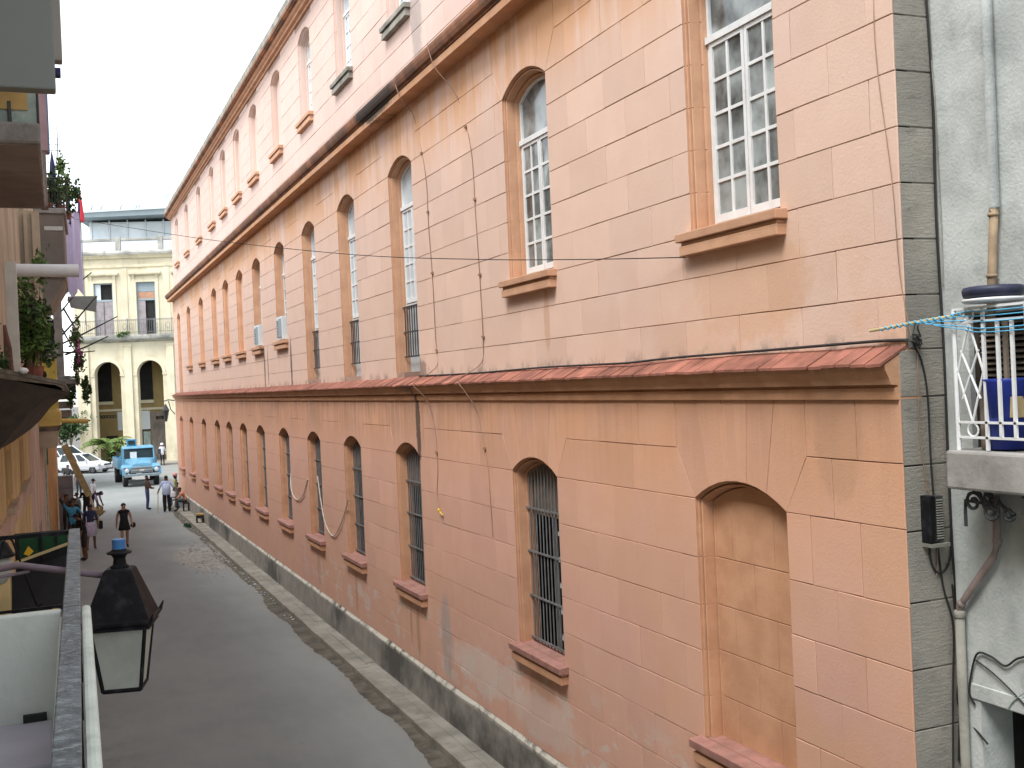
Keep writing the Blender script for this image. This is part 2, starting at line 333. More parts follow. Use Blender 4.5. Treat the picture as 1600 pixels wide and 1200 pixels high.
WORLD = {}                                  # things whose parts are modelled in world coordinates: name -> base point
def put_under(o, parent):
    o.parent = parent
    b = WORLD.get(parent.name)
    if b is not None: o.location = (-b[0], -b[1], -b[2])
def tag(o, label, cat, group=None, kind=None):
    o['label'] = label; o['category'] = cat
    if group: o['group'] = group
    if kind: o['kind'] = kind
    return o
def thing(name, label, cat, loc=(0, 0, 0), rz=0, group=None, world=False):
    o = bpy.data.objects.new(name, None); COL.objects.link(o); o.empty_display_size = .2
    o.location = loc; o.rotation_euler = (0, 0, rz); tag(o, label, cat, group)
    if world: WORLD[o.name] = loc
    return o
def part(o, name, parent, mats=None): o.name = name; put_under(o, parent); return o
def structure(o): o['kind'] = 'structure'; return o
def stuff(o, label=None, cat=None):
    o['kind'] = 'stuff'
    if label: o['label'] = label; o['category'] = cat
    return o
def dup(src, loc=None, rz=None, label=None):
    def cp(o, par):
        c = o.copy(); COL.objects.link(c)
        if par is not None: c.parent = par
        for ch in o.children: cp(ch, c)
        return c
    c = cp(src, None)
    if loc is not None: c.location = loc
    if rz is not None: c.rotation_euler = (0, 0, rz)
    if label: c['label'] = label
    return c

# ================================================================== ground
gm = MB(); gm.box(-400, 400, -300, 900, -1.0, -.012); structure(gm.build('ground', 'ground'))
rm = MB(); rm.box(-.9, 5.13, -14, 58.2, -.3, 0.0); rm.box(-60, 60, 58.2, 91.5, -.3, 0.0)
structure(rm.build('road', 'asphalt'))
sm = MB(); y = 4.0                           # kerb slabs of the right pavement, each one its own stone
SWX0, SWX1 = 5.13, 5.66
base = structure(MB().box(SWX0+.02, SWX1, -6, 58.0, -.2, .118).build('pavement', 'sidewalk'))
k = 0
while y < 57.6:
    L = random.uniform(.95, 1.35); a = min(y+L, 57.7); dx = random.uniform(-.008, .008); dz = random.uniform(-.006, .008)
    o = MB().box(SWX0+dx, SWX0+.27+dx, y+.008, a-.008, -.15, .13+dz).build('kerb_stone', 'sidewalk', base, bev=.012)
    o = MB().box(SWX0+.285+dx, 5.605, y+.30, a+.285, -.1, .124+dz*.8).build('paving_slab', 'sidewalk', base)
    y = a
gu = MB(); N = 150
for i in range(N):                            # dirt sheet lying in the gutter, kerb shadow in its colour, ragged outer edge
    y0 = 6+i*.34
    gu.add([(5.125, y0, .006), (5.125, y0+.34, .006)], [])
gu = MB(); row = []; N = 640; jw = 0.
for i in range(N+1):
    yy = 6+i*.08; ww = .19+.05*math.sin(yy*.55)+.035*math.sin(yy*1.35+1)+(jw := .82*jw+random.gauss(0, .012))
    row.append([(5.13, yy, .02), (5.13-ww*.5, yy, .010), (5.13-max(.05, ww)-.05, yy, .004)])
gu.rings(row, closed=False, caps=False); structure(gu.build('gutter', 'gutter', fix=True))
fw = structure(MB().box(-40, 60, 91.5, 110, -.3, .13).build('plaza_pavement', 'sidewalk'))
lw = structure(MB().prism([(-3, -6), (-.32, -6), (-.02, 22), (.28, 46), (.6, 60), (-3, 60)], -.2, .12, 'z').build('left_pavement', 'sidewalk'))
db = MB()
for k in range(900):                          # crumbled plaster swept against the kerb
    y = random.gauss(38.2, 1.9); x = min(5.05, random.gauss(4.55, .35)); r = random.choice((.015, .022, .035, .05, .06))*random.uniform(.6, 1.2)
    db.add([(x-r, y-r, .0), (x+r, y-r*.8, .0), (x+r*.7, y+r, .0), (x-r*.8, y+r*.9, .0), (x, y, r*.9)], [(0, 1, 4), (1, 2, 4), (2, 3, 4), (3, 0, 4)])
stuff(db.build('rubble', 'ledge'), 'scatter of pale plaster rubble on the asphalt by the kerb', 'rubble')
lt = MB()
for k in range(240):
    y = random.uniform(26, 57); x = 5.13-abs(random.gauss(.02, .09)); r = random.uniform(.015, .05)
    lt.add([(x-r, y, .012), (x, y-r, .02), (x+r, y, .03), (x, y+r*1.5, .012)], [(0, 1, 2, 3)], random.choice((0, 0, 1, 2)))
stuff(lt.build('litter', ['c_white', 'palewood', 'leafdark']), 'bits of paper and leaves strewn along the far gutter', 'litter')
o = MB()
for k in range(26): o.leaf((random.gauss(5.0, .08), random.gauss(47.5, .5), .05), .16)
tag(o.build('leaf_heap', M_['green']), 'small bright green heap of scraps lying in the gutter', 'litter heap')

# ================================================================== the pink building
Y0, Y1 = 6.19, 57.7
PB = thing('pink_building', 'long pink stucco building with three rows of arched windows along the street', 'building', (5.65, Y0, 0), world=True)
BAYS = [8.30, 12.85, 18.31, 22.16, 25.80, 29.45, 33.08, 36.30, 39.45, 42.50, 46.52, 51.0, 55.2]
def zlist(a, step, n): return [a+step*i for i in range(n)]
ST = [dict(X=5.65, z0=.74, z1=5.30, w=1.42, zs=4.34, zc=4.55, fan=4.82, joints=[1.14, 1.57, 2.0, 2.43, 2.87, 3.31, 3.77, 4.34, 4.82]),
      dict(X=5.73, z0=5.60, z1=10.32, w=1.40, zs=9.34, zc=9.56, fan=9.78, joints=zlist(6.05, .41, 8)+[9.34, 9.78]),
      dict(X=5.83, z0=10.68, z1=14.46, w=1.29, zs=13.98, zc=14.17, fan=14.30, joints=zlist(11.09, .413, 7)+[13.98, 14.30])]
SILL = [2.03]*13, [6.91, 6.91, 5.78, 5.78, 5.78]+[6.91]*7+[5.78], [12.05]*13

def arch_pts(w, zs, zc, n=8, inset=0.):
    """points from the left springing over the crown to the right springing (offset from the bay centre)"""
    h = w/2; r = zc-zs; RR = (h*h+r*r)/(2*r); cz = zc-RR; Ri = RR-inset; hi = h-inset
    a = math.asin(min(1, hi/Ri)); return [(-Ri*math.sin(a*(1-2*i/n)), cz+Ri*math.cos(a*(1-2*i/n))) for i in range(n+1)]

def block_mesh(mb, poly, X, depth=.013, bev=.005):
    """poly in (y,z), counted any way round; a slab whose front lip is bevelled"""
    n = len(poly); A = sum(poly[i][0]*poly[(i+1) % n][1]-poly[(i+1) % n][0]*poly[i][1] for i in range(n))
    if A < 0: poly = poly[::-1]
    ins = []
    for i in range(n):
        p0, p1, p2 = [Vector(poly[(i+k) % n]) for k in (-1, 0, 1)]
        d1 = (p1-p0).normalized(); d2 = (p2-p1).normalized(); n1 = Vector((-d1.y, d1.x)); n2 = Vector((-d2.y, d2.x)); nn = n1+n2
        nn = nn/max(.35, nn.length_squared)*2 if nn.length > 1e-6 else n1
        ins.append(p1+nn*bev*.5)
    v = [(X, q[0], q[1]) for q in ins]+[(X+bev*.8, q[0], q[1]) for q in poly]+[(X+depth, q[0], q[1]) for q in poly]
    f = [tuple(range(n-1, -1, -1))]+[(i, (i+1) % n, n+(i+1) % n, n+i) for i in range(n)]+[(n+i, n+(i+1) % n, 2*n+(i+1) % n, 2*n+i) for i in range(n)]
    return mb.add(v, f)

blocks = []      # (polygon, X)
G = .0038
for si, s in enumerate(ST):
    zz = [s['z0']]+s['joints']+[s['z1']]; hw = s['w']/2; fo = .30 if si < 2 else .22
    for ci in range(len(zz)-1):
        za, zb = zz[ci], zz[ci+1]
        if zb-za < .05: continue
        cuts = []
        for bi, yc in enumerate(BAYS):
            sill = SILL[si][bi]
            if za >= s['fan']-.01: cuts.append((yc-hw-fo, yc-hw-fo, yc+hw+fo, yc+hw+fo))
            elif za >= s['zs']-.01: cuts.append((yc-hw, yc-hw-fo, yc+hw, yc+hw+fo))
            elif zb > sill+.01: cuts.append((yc-hw, yc-hw, yc+hw, yc+hw))
        cuts.sort(); segs = []; a = (Y0, Y0)
        for c in cuts: segs.append((a[0], a[1], c[0], c[1])); a = (c[2], c[3])
        segs.append((a[0], a[1], Y1, Y1))
        for a0, a1, b0, b1 in segs:
            if b0-a0 < .08: continue
            L = .92 if a0 > 6.5 else (.60 if si == 0 else .9)
            off = (ci % 2)*.5*L + .31*L
            ys = []; q = a0 + (off if off > .2 else off+L)
            while q < min(b0, b1)-.2: 
                if q > max(a0, a1)+.2: ys.append(q)
                q += L
            e = [(a0, a1)]+[(q, q) for q in ys]+[(b0, b1)]
            for k in range(len(e)-1):
                zlo = za
                if za < min(SILL[si]) < zb: pass
                jt = lambda: random.uniform(-.0022, .0022)
                blocks.append(([(e[k][0]+G+jt(), zlo+G+jt()), ((e[k][0]+e[k+1][0])/2, zlo+G+jt()), (e[k+1][0]-G+jt(), zlo+G+jt()), (e[k+1][1]-G+jt(), zb-G+jt()), ((e[k][1]+e[k+1][1])/2, zb-G+jt()), (e[k][1]+G+jt(), zb-G+jt())], s['X']))
    # fan of voussoirs over every opening
    for bi, yc in enumerate(BAYS):
        arc = arch_pts(s['w'], s['zs'], s['zc'], 10)
        zt = s['fan'] if si == 2 else s['z1']
        tw = hw+fo
        edges = [-1, -.6, -.2, .2, .6, 1]
        for k in range(5):
            u0, u1 = edges[k], edges[k+1]
            lo = arc[2*k:2*k+3]
            if k == 0: poly = [lo[0], lo[1], lo[2], (u1*tw, zt), (-tw, zt)]+([(-tw, s['fan'])] if zt > s['fan']+.02 else [])
            elif k == 4: poly = [lo[0], lo[1], lo[2]]+([(tw, s['fan'])] if zt > s['fan']+.02 else [])+[(tw, zt), (u0*tw, zt)]
            else: poly = [lo[0], lo[1], lo[2], (u1*tw, zt), (u0*tw, zt)]
            c = [sum(p[0] for p in poly)/len(poly), sum(p[1] for p in poly)/len(poly)]
            poly = [(yc+p[0]+math.copysign(min(G, abs(c[0]-p[0])), c[0]-p[0]), p[1]+(0 if p in lo else math.copysign(G, c[1]-p[1]))) for p in poly]
            blocks.append((poly, s['X']))
def area(p): return abs(sum(p[i][0]*p[(i+1) % len(p)][1]-p[(i+1) % len(p)][0]*p[i][1] for i in range(len(p))))/2
def seen(b):
    p, X = b; q = [to_px((X, y, z)) for y, z in p]
    if any(t[2] < .5 for t in q): return 0
    cx = sum(t[0] for t in q)/len(q); cy_ = sum(t[1] for t in q)/len(q)
    if not (-20 < cx < 1620 and -20 < cy_ < 1220): return 0
    return area([(t[0], t[1]) for t in q])
blocks = sorted(((seen(b), i, b) for i, b in enumerate(blocks)), reverse=True)
rest = MB()
for rank, (a, i, (poly, X)) in enumerate(blocks):
    dx = random.uniform(-.0025, .0025)
    if rank < 296 and a > 0: block_mesh(MB_ := MB(), poly, X+dx); MB_.build('stucco_block', 'wall', PB)
    else: block_mesh(rest, poly, X+dx)
o = rest.build('stucco_blocks', 'wall', PB); o['kind'] = 'stuff'

# core wall behind the blocks (seen in the joints), with the openings left out
core = MB(); JX = .012
for si, s in enumerate(ST):
    X = s['X']+JX; hw = s['w']/2
    def q(y0, y1, z0, z1): 
        if y1-y0 > .001 and z1-z0 > .001: core.add([(X, y0, z0), (X, y1, z0), (X, y1, z1), (X, y0, z1)], [(3, 2, 1, 0)])
    ends = [Y0]+[v for yc in BAYS for v in (yc-hw, yc+hw)]+[Y1]
    for k in range(0, len(ends), 2): q(ends[k], ends[k+1], s['z0']-.05, s['z1'])
    for bi, yc in enumerate(BAYS):
        q(yc-hw, yc+hw, s['z0']-.05, SILL[si][bi])
        arc = arch_pts(s['w'], s['zs'], s['zc'], 10)
        for k in range(10):
            core.add([(X, yc+arc[k][0], arc[k][1]), (X, yc+arc[k+1][0], arc[k+1][1]), (X, yc+arc[k+1][0], s['z1']), (X, yc+arc[k][0], s['z1'])], [(3, 2, 1, 0)])
core.build('core_wall', 'joint', PB, fix=False)
# shell: floors, back, roof so the rooms are closed and dark
sh = MB(); sh.box(6.25, 16, Y0+.3, Y1, 14.6, 14.75); sh.box(15.8, 16, Y0+.3, Y1, 0, 14.6); sh.box(5.85, 16, Y1-.3, Y1-.02, 0, 14.6)
sh.box(6.2, 15.8, Y0+.3, Y1-.3, 5.33, 5.55); sh.box(6.2, 15.8, Y0+.3, Y1-.3, 10.4, 10.62); sh.box(7.9, 8.0, Y0+.3, Y1-.3, .1, 14.5)
sh.build('inner_shell', 'dark', PB)
sh = MB(); sh.box(6.1, 16, Y0+.02, Y0+.28, 0, 14.6); sh.build('end_wall_core', 'joint', PB)

# cornices: extruded mouldings
cp1 = [(5.67, 5.29), (5.622, 5.29), (5.615, 5.375), (5.64, 5.38), (5.64, 5.395), (5.575, 5.402), (5.565, 5.44), (5.535, 5.50), (5.525, 5.545), (5.74, 5.66), (5.86, 5.66), (5.86, 5.29)]
def cornice(name, prof, m, y0=Y0, y1=Y1): return MB().prism(prof, y0, y1, 'y').build(name, m, PB, fix=True)
cornice('lower_cornice', cp1, 'trim', Y0+.004, Y1-.002)
cornice('middle_cornice', [(5.80, 10.30), (5.46, 10.30), (5.455, 10.40), (5.50, 10.405), (5.50, 10.425), (5.85, 10.43)], 'trim', Y0+.06, Y1)
cornice('middle_cornice_lip', [(5.85, 10.432), (5.46, 10.432), (5.455, 10.455), (5.41, 10.47), (5.385, 10.52), (5.37, 10.58), (5.37, 10.625), (5.85, 10.70)], 'lip', Y0+.06, Y1)
cornice('roof_cornice', [(5.90, 14.44), (5.78, 14.44), (5.775, 14.50), (5.70, 14.505), (5.69, 14.55), (5.64, 14.57), (5.60, 14.60), (5.92, 14.60)], 'trim', Y0+.06, Y1)
cornice('roof_cornice_lip', [(5.92, 14.602), (5.59, 14.602), (5.59, 14.62), (5.545, 14.625), (5.54, 14.645), (5.505, 14.66), (5.50, 14.73), (5.92, 14.75)], 'lip', Y0+.06, Y1)
y = Y0+.06                                    # mossy coping stones on the roof edge
while y < Y1:
    a = min(Y1, y+random.uniform(1.7, 2.1)); MB().box(5.53+random.uniform(-.006, .006), 5.80, y+.006, a-.006, 14.735, 14.96+random.uniform(-.01, .01)).build('coping_stone', 'moss', PB); y = a
# clay tiles on the lower cornice
y = Y0-.005; k = 0; far = MB()
def tile_at(mb, y, wd, j):
    x0, z0, x1, z1, t = 5.475+j[0], 5.536+j[1], 5.742, 5.672+j[1], .022
    mb.hexa([(x0, y, z0), (x1, y, z1), (x1, y+wd, z1+j[2]), (x0, y+wd, z0+j[2]), (x0, y, z0+t), (x1, y, z1+t), (x1, y+wd, z1+t+j[2]), (x0, y+wd, z0+t+j[2])])
while y < Y1-.1:
    wd = .165; j = (random.uniform(-.012, .012), random.uniform(-.004, .006), random.uniform(-.004, .004))
    if k < 110: tile_at(tb := MB(), y+.004, wd-.008, j); tb.build('clay_tile', 'tile', PB, fix=True)
    else: tile_at(far, y+.004, wd-.008, j)
    y += wd; k += 1
o = far.build('clay_tiles', 'tile', PB, fix=True); o['kind'] = 'stuff'
# plinth
pl = MB(); ys = [Y0-.02+i*.75 for i in range(70)]
pl.rings([[(5.60+random.uniform(-.006, .006), min(y, Y1), .10), (5.612+random.uniform(-.008, .008), min(y, Y1), .69+random.uniform(-.02, .02)), (5.66, min(y, Y1), .745+random.uniform(-.008, .008)), (5.72, min(y, Y1), .74), (5.72, min(y, Y1), .1)] for y in ys], True, True)
pl.build('plinth', 'plinth', PB, fix=True)
# grey end wall turned to the viewer, built from its own courses
ez = [-.2, .30, .72, 1.14, 1.57, 2.0, 2.43, 2.87, 3.31, 3.80, 4.32, 4.80, 5.30, 5.65]+[6.05+.41*i for i in range(22)]
for k in range(len(ez)-1):
    X = ST[0]['X']+.012 if ez[k] < 5.4 else (5.742 if ez[k] < 10.5 else 5.842)
    if ez[k+1] > 14.7: break
    q = [(X, ez[k]+.006), (6.30, ez[k]+.006), (6.30, ez[k+1]-.006), (X, ez[k+1]-.006)]
    mb = MB(); n0 = 4; yb = Y0; dy = random.uniform(0, .006)
    mb.hexa([(q[0][0], yb+dy, q[0][1]), (q[1][0], yb+dy, q[1][1]), (q[1][0], yb+.03, q[1][1]), (q[0][0], yb+.03, q[0][1]), (q[3][0], yb+dy, q[3][1]), (q[2][0], yb+dy, q[2][1]), (q[2][0], yb+.03, q[2][1]), (q[3][0], yb+.03, q[3][1])])
    mb.build('grey_block', 'quoin', PB, fix=True, bev=.004)
MB().box(5.86, 6.3, Y0+.012, Y0+.2, -.2, 14.6).build('grey_backing', 'graywall', PB)

# window surrounds, sills and windows
PROF = [(0, .004), (0, .03), (.018, .034), (.020, .085), (.029, .088), (.031, .05), (.040, .044), (.050, .052), (.054, .10), (.058, .15), (.062, .19), (.070, .192), (.073, .155), (.084, .155), (.090, .172), (.094, .24)]
def surround(si, bi, deep, simple=False):
    s = ST[si]; yc = BAYS[bi]; w = s['w']; zb = SILL[si][bi]; prof = PROF[:-1]+[(.094, deep)]
    if simple: prof = [(0, .004), (0, .035), (.03, .045), (.05, .065), (.06, .15), (.085, .155), (.094, deep)]
    zj = sorted([z for z in s['joints'] if zb+.1 < z < s['zs']-.1])
    st = [(zb, 0)]
    for z in zj: st += [(z-.008, 0), (z-.003, 1), (z+.003, 1), (z+.008, 0)]
    rings = []; arcn = 10
    for z, g in st: rings.append([(s['X']+d+(.008 if g else 0), yc-(w/2-i), z) for i, d in prof])
    # arch stations with a mitre at the springing
    h = w/2; r = s['zc']-s['zs']; RR = (h*h+r*r)/(2*r); cz = s['zc']-RR; A = math.asin(h/RR)
    for k in range(arcn+1):
        a = -A+2*A*k/arcn; ring = []
        for i, d in prof:
            rad = RR-i; y = rad*math.sin(a); z = cz+rad*math.cos(a)
            if k in (0, arcn):
                y = math.copysign(h-i, y); z = cz+math.sqrt(max(1e-6, rad*rad-(h-i)**2))
            ring.append((s['X']+d, yc+y, z))
        rings.append(ring)
    for z, g in reversed(st): rings.append([(s['X']+d+(.008 if g else 0), yc+(w/2-i), z) for i, d in prof])
    return MB().rings(rings, closed=False, caps=False).build('window_surround', 'wall' if si == 2 else 'trim', PB, smooth=False)
def sill(si, bi, mats):
    s = ST[si]; yc = BAYS[bi]; z = SILL[si][bi]; h = s['w']/2+.10; X = s['X']
    mb = MB(); mb.hexa([(X-.125, yc-h, z-.10), (X+.25, yc-h, z-.10), (X+.25, yc+h, z-.10), (X-.125, yc+h, z-.10), (X-.13, yc-h, z-.018), (X+.25, yc-h, z+.012), (X+.25, yc+h, z+.012), (X-.13, yc+h, z-.018)], 0)
    mb.box(X-.085, X+.02, yc-h+.045, yc+h-.045, z-.135, z-.102, 1); mb.box(X-.10, X+.02, yc-h+.03, yc+h-.03, z-.235, z-.137, 1)
    return mb.build('window_sill', mats, PB, bev=.008)
def arch_plate(mb, yc, w, z0, zs, zc, x, t, inset, mi=0, n=8):
    a = arch_pts(w, zs, zc, n, inset); poly = [(yc-w/2+inset, z0)]+[(yc+p[0], p[1]) for p in a]+[(yc+w/2-inset, z0)]
    return mb.prism(poly, x, x+t, 'x', mi)
def arch_frame(mb, yc, w, z0, zs, zc, x, t, i0, i1, n=8):
    def ol(i): return [(yc-w/2+i, z0+(0 if i == i0 else i1-i0))]+[(yc+p[0], p[1]) for p in arch_pts(w, zs, zc, n, i)]+[(yc+w/2-i, z0+(0 if i == i0 else i1-i0))]
    o_, i_ = ol(i0), ol(i1); n = len(o_)
    v = [(x, *p) for p in o_]+[(x, *p) for p in i_]+[(x+t, *p) for p in o_]+[(x+t, *p) for p in i_]; f = []
    for k in range(n):
        j = (k+1) % n; f += [(k, j, n+j, n+k), (2*n+k, 3*n+k, 3*n+j, 2*n+j), (k, 2*n+k, 2*n+j, j), (n+k, n+j, 3*n+j, 3*n+k)]
    return mb.add(v, f)
def casement_window(si, bi, rows=5, zt=8.70, z0=None, glass='glass'):
    s = ST[si]; yc = BAYS[bi]; w = s['w']; x = s['X']+.215; zb = (SILL[si][bi]+.02) if z0 is None else z0; iw = w/2-.098
    fr = MB(); arch_frame(fr, yc, w, zb, s['zs'], s['zc'], x, .06, .096, .135)
    fr.box(x-.03, x+.06, yc-iw, yc+iw, zt, zt+.065)                         # transom
    fo = fr.build('window', 'white', PB, fix=True)
    up = MB(); a = arch_pts(w, s['zs'], s['zc'], 8, .13)
    up.prism([(yc-w/2+.13, zt+.06)]+[(yc+p[0], p[1]) for p in a]+[(yc+w/2-.13, zt+.06)], x+.03, x+.036, 'x').build('transom_pane', glass, fo)
    zlo, zhi = zb+.045, zt-.004; mid = yc
    for sd in (-1, 1):                                                     # two leaves
        y0, y1 = (mid-iw+.045, mid-.006) if sd < 0 else (mid+.006, mid+iw-.045)
        lf = MB(); xx = x-.012; sw = .042
        lf.box(xx, xx+.045, y0, y0+sw, zlo, zhi); lf.box(xx, xx+.045, y1-sw, y1, zlo, zhi); lf.box(xx, xx+.045, y0+sw, y1-sw, zlo, zlo+.075); lf.box(xx, xx+.045, y0+sw, y1-sw, zhi-sw, zhi)
        gy0, gy1, gz0, gz1 = y0+sw, y1-sw, zlo+.075, zhi-sw; ym = (gy0+gy1)/2; bw = .0155
        lf.box(xx+.006, xx+.036, ym-bw, ym+bw, gz0, gz1)
        hz = (gz1-gz0)/rows
        for k in range(1, rows):
            for a_, b_ in ((gy0, ym-bw), (ym+bw, gy1)): lf.box(xx+.007, xx+.035, a_, b_, gz0+hz*k-bw, gz0+hz*k+bw)
        lo = lf.build('casement', 'white', fo, fix=True)
        for k in range(rows):
            for a_, b_ in ((gy0, ym-bw), (ym+bw, gy1)):
                tilt = random.uniform(-.002, .002)
                g = MB(); za, zb_ = gz0+hz*k+(bw if k else 0), gz0+hz*(k+1)-(bw if k < rows-1 else 0)
                g.hexa([(xx+.02+tilt, a_, za), (xx+.026+tilt, a_, za), (xx+.026-tilt, b_, za), (xx+.02-tilt, b_, za), (xx+.02-tilt, a_, zb_), (xx+.026-tilt, a_, zb_), (xx+.026+tilt, b_, zb_), (xx+.02+tilt, b_, zb_)])
                g.build('pane', glass, fo if False else lo)
    return fo
def grille(si, bi, single):
    s = ST[si]; yc = BAYS[bi]; w = s['w']; zb = SILL[si][bi]+.01; x = s['X']+.15; iw = w/2-.10
    r = s['zc']-s['zs']; h = w/2; RR = (h*h+r*r)/(2*r)-.1; cz = s['zc']-RR-.1
    ys = [yc-iw+.05+(2*iw-.1)*k/11 for k in range(12)]
    g = MB(); zs_ = [zb+.06, zb+.62, zb+1.22, zb+1.80, zb+2.2]
    for z in zs_[:4]: g.box(x-.006, x+.012, yc-iw-.02, yc+iw+.02, z-.012, z+.012)
    tops = [cz+math.sqrt(max(0, RR*RR-(y-yc)**2))-.005 for y in ys]
    if single:
        go = g.build('grille', 'greyiron', PB)
        for y, t in zip(ys, tops): MB().tube([(x+.022, y, zb), (x+.022, y, t)], .0095, 6).build('bar', 'greyiron', go)
    else:
        for y, t in zip(ys, tops): g.tube([(x+.022, y, zb), (x+.022, y, t)], .0095, 4)
        g.build('grille', 'greyiron', PB)
for si in range(3):
    s = ST[si]
    for bi, yc in enumerate(BAYS):
        zb = SILL[si][bi]; blind = (si == 0 and bi in (0, 11, 12)) or (si == 1 and bi >= 7) or (si == 2 and bi >= 5)
        deep = .185 if blind else .27
        surround(si, bi, deep, simple=bi > 6)
        short = not (si == 1 and bi in (2, 3, 4, 12))
        if short: sill(si, bi, ['sillred', 'trim'] if si == 0 else (['moss', 'moss'] if (si == 2 and bi in (2, 3)) else ['trim', 'trim']))
        if blind:
            if si == 0 and bi == 0:                      # walled-up doorway: coursed filling, bottom to springing
                fz = [2.03, 2.43, 2.87, 3.31, 3.77, 4.34]; X = s['X']+.165; iw = s['w']/2-.094
                for k in range(5):
                    e = [-iw, -.05 if k % 2 else -iw+.40, .0 if False else (.62-.05 if not k % 2 else None), iw]
                    e = [v for v in ([-iw, .02, iw] if k % 2 else [-iw, -iw+.32, iw-.26, iw]) if v is not None]
                    for j in range(len(e)-1):
                        mb = MB(); block_mesh(mb, [(yc+e[j]+(G if j else 0), fz[k]+G), (yc+e[j+1]-(G if j < len(e)-2 else 0), fz[k]+G), (yc+e[j+1]-(G if j < len(e)-2 else 0), fz[k+1]-G), (yc+e[j]+(G if j else 0), fz[k+1]-G)], X); mb.build('infill_block', 'trim', PB)
                arch_plate(MB_ := MB(), yc, s['w'], 4.2, s['zs'], s['zc'], X+.004, .02, .085); MB_.build('infill_block', 'trim', PB, fix=True)
                MB().box(X+.013, X+.04, yc-iw-.03, yc+iw+.03, 2.0, 4.5).build('infill_backing', 'joint', PB)
            else:
                arch_plate(MB_ := MB(), yc, s['w'], zb, s['zs'], s['zc'], s['X']+.17, .02, .088); MB_.build('infill_panel', 'wall', PB, fix=True)
            continue
        if si == 0:
            grille(si, bi, bi in (1, 2))
            arch_plate(MB_ := MB(), yc, s['w'], zb+1.72, s['zs'], s['zc'], s['X']+.25, .03, .05); sb = MB_.build('upper_shutter', 'shutter', PB, fix=True)
            if bi <= 4:
                iw = s['w']/2-.1
                fr = MB(); fr.box(s['X']+.26, s['X']+.30, yc-.02, yc+.02, zb, zb+1.72); fr.box(s['X']+.26, s['X']+.30, yc-iw, yc-iw+.05, zb, zb+1.72); fr.build('inner_frame', 'greyiron', PB)
                for k in range(5): MB().box(s['X']+.30, s['X']+.46, yc-iw-.2, yc+.0+iw*.15, zb+.12+k*.34, zb+.165+k*.34).build('shelf', 'white', PB)
        elif si == 1:
            if bi in (0, 1): casement_window(si, bi)
            elif bi in (2, 3, 4):
                casement_window(si, bi, z0=6.98, glass='skyglass')
                iw = s['w']/2-.096; x = s['X']+.15
                d = MB(); d.box(x+.10, x+.14, yc-iw, yc+iw, 5.76, 6.98); d.build('door_panel', 'modernglass', PB)
                g = MB(); 
                for z in (6.06, 6.5, 6.95): g.box(x-.008, x+.008, yc-iw, yc+iw, z-.014, z+.014)
                go = g.build('balustrade', 'iron', PB)
                for k in range(9): MB().tube([(x+.014, yc-iw+.06+k*(2*iw-.12)/8, 6.06), (x+.014, yc-iw+.06+k*(2*iw-.12)/8, 6.95)], .011, 6).build('bar', 'iron', go)
            else: casement_window(si, bi)
        else: casement_window(si, bi, rows=4, zt=13.45, glass='skyglass')

# ================================================================== neighbour house on the right with its balcony
NX = 6.08
NB = thing('grey_house', 'pale grey rendered house joined to the end of the pink building', 'house', (NX, 5.0, 0), world=True)
nw = MB()
def wq(y0, y1, z0, z1): nw.box(NX, NX+.3, y0, y1, z0, z1)
wq(5.975, Y0+.01, -.2, 14); wq(-8, 5.975, 3.085, 4.7); wq(-8, 5.975, 5.88, 14); wq(5.945, 5.975, 4.7, 5.88); wq(-8, 4.3, 4.7, 5.88); wq(-8, 4.2, -.2, 3.085)
nw.build('wall', 'neighbour', NB)
gb = MB(); gb.box(NX+1.6, NX+1.65, 4.0, 6.1, -.1, 3.3); gb.box(NX+.29, NX+1.6, 5.98, 6.05, -.1, 3.3); gb.box(NX+.29, NX+1.6, 4.1, 4.2, -.1, 3.3); gb.box(NX+.31, NX+1.6, 4.2, 5.975, 3.10, 3.3); gb.build('dark_passage', 'dark', NB)
MB().box(NX-.012, NX+.05, 4.2, 6.06, 3.09, 3.20).build('lintel', 'neighbour', NB, bev=.006)
MB().box(NX+.13, NX+.35, 4.3, 5.945, 4.7, 5.88).build('door_recess', 'dark', NB)
lv = MB(); fo = MB(); fo.box(NX+.05, NX+.09, 5.90, 5.945, 4.85, 5.86); fo.box(NX+.05, NX+.09, 5.28, 5.33, 4.85, 5.86); fo.box(NX+.05, NX+.09, 5.33, 5.90, 5.36, 5.41)
fo = fo.build('shutter', 'wood', NB)
for k in range(10): 
    z = 5.43+k*.041; MB().hexa([(NX+.055, 5.335, z), (NX+.09, 5.335, z+.018), (NX+.09, 5.895, z+.018), (NX+.055, 5.895, z), (NX+.055, 5.335, z+.007), (NX+.09, 5.335, z+.025), (NX+.09, 5.895, z+.025), (NX+.055, 5.895, z+.007)]).build('slat', 'shutter', fo)
# balcony
sl_ = MB(); sl_.box(5.69, NX-.003, 3.4, 5.82, 4.665, 4.935); sl_.build('balcony_slab', 'ledge', NB, bev=.02)
BX = 5.755
pp = MB(); pp.tube([(BX, 5.752, 4.935), (BX, 5.752, 5.90)], .016, 8); bal = pp.build('balcony_railing', 'white', NB)
for z in (5.905, 5.813, 5.128, 5.025): MB().box(BX-.009, BX+.009, 3.5, 5.76, z-.008, z+.008).build('rail', 'white', bal)
MB().box(BX, NX, 5.745, 5.758, 5.893, 5.91).build('rail', 'white', bal)
y = 5.497
k = 0
while y > 3.6:
    MB().box(BX-.009, BX+.009, y-.011, y+.011, 4.94 if k % 3 == 0 else 5.03, 5.90 if k % 3 == 0 else 5.81).build('bar', 'white', bal); y -= .118; k += 1
for (a, b) in (((5.738, 5.81), (5.505, 5.13)), ((5.738, 5.13), (5.505, 5.81))): pass
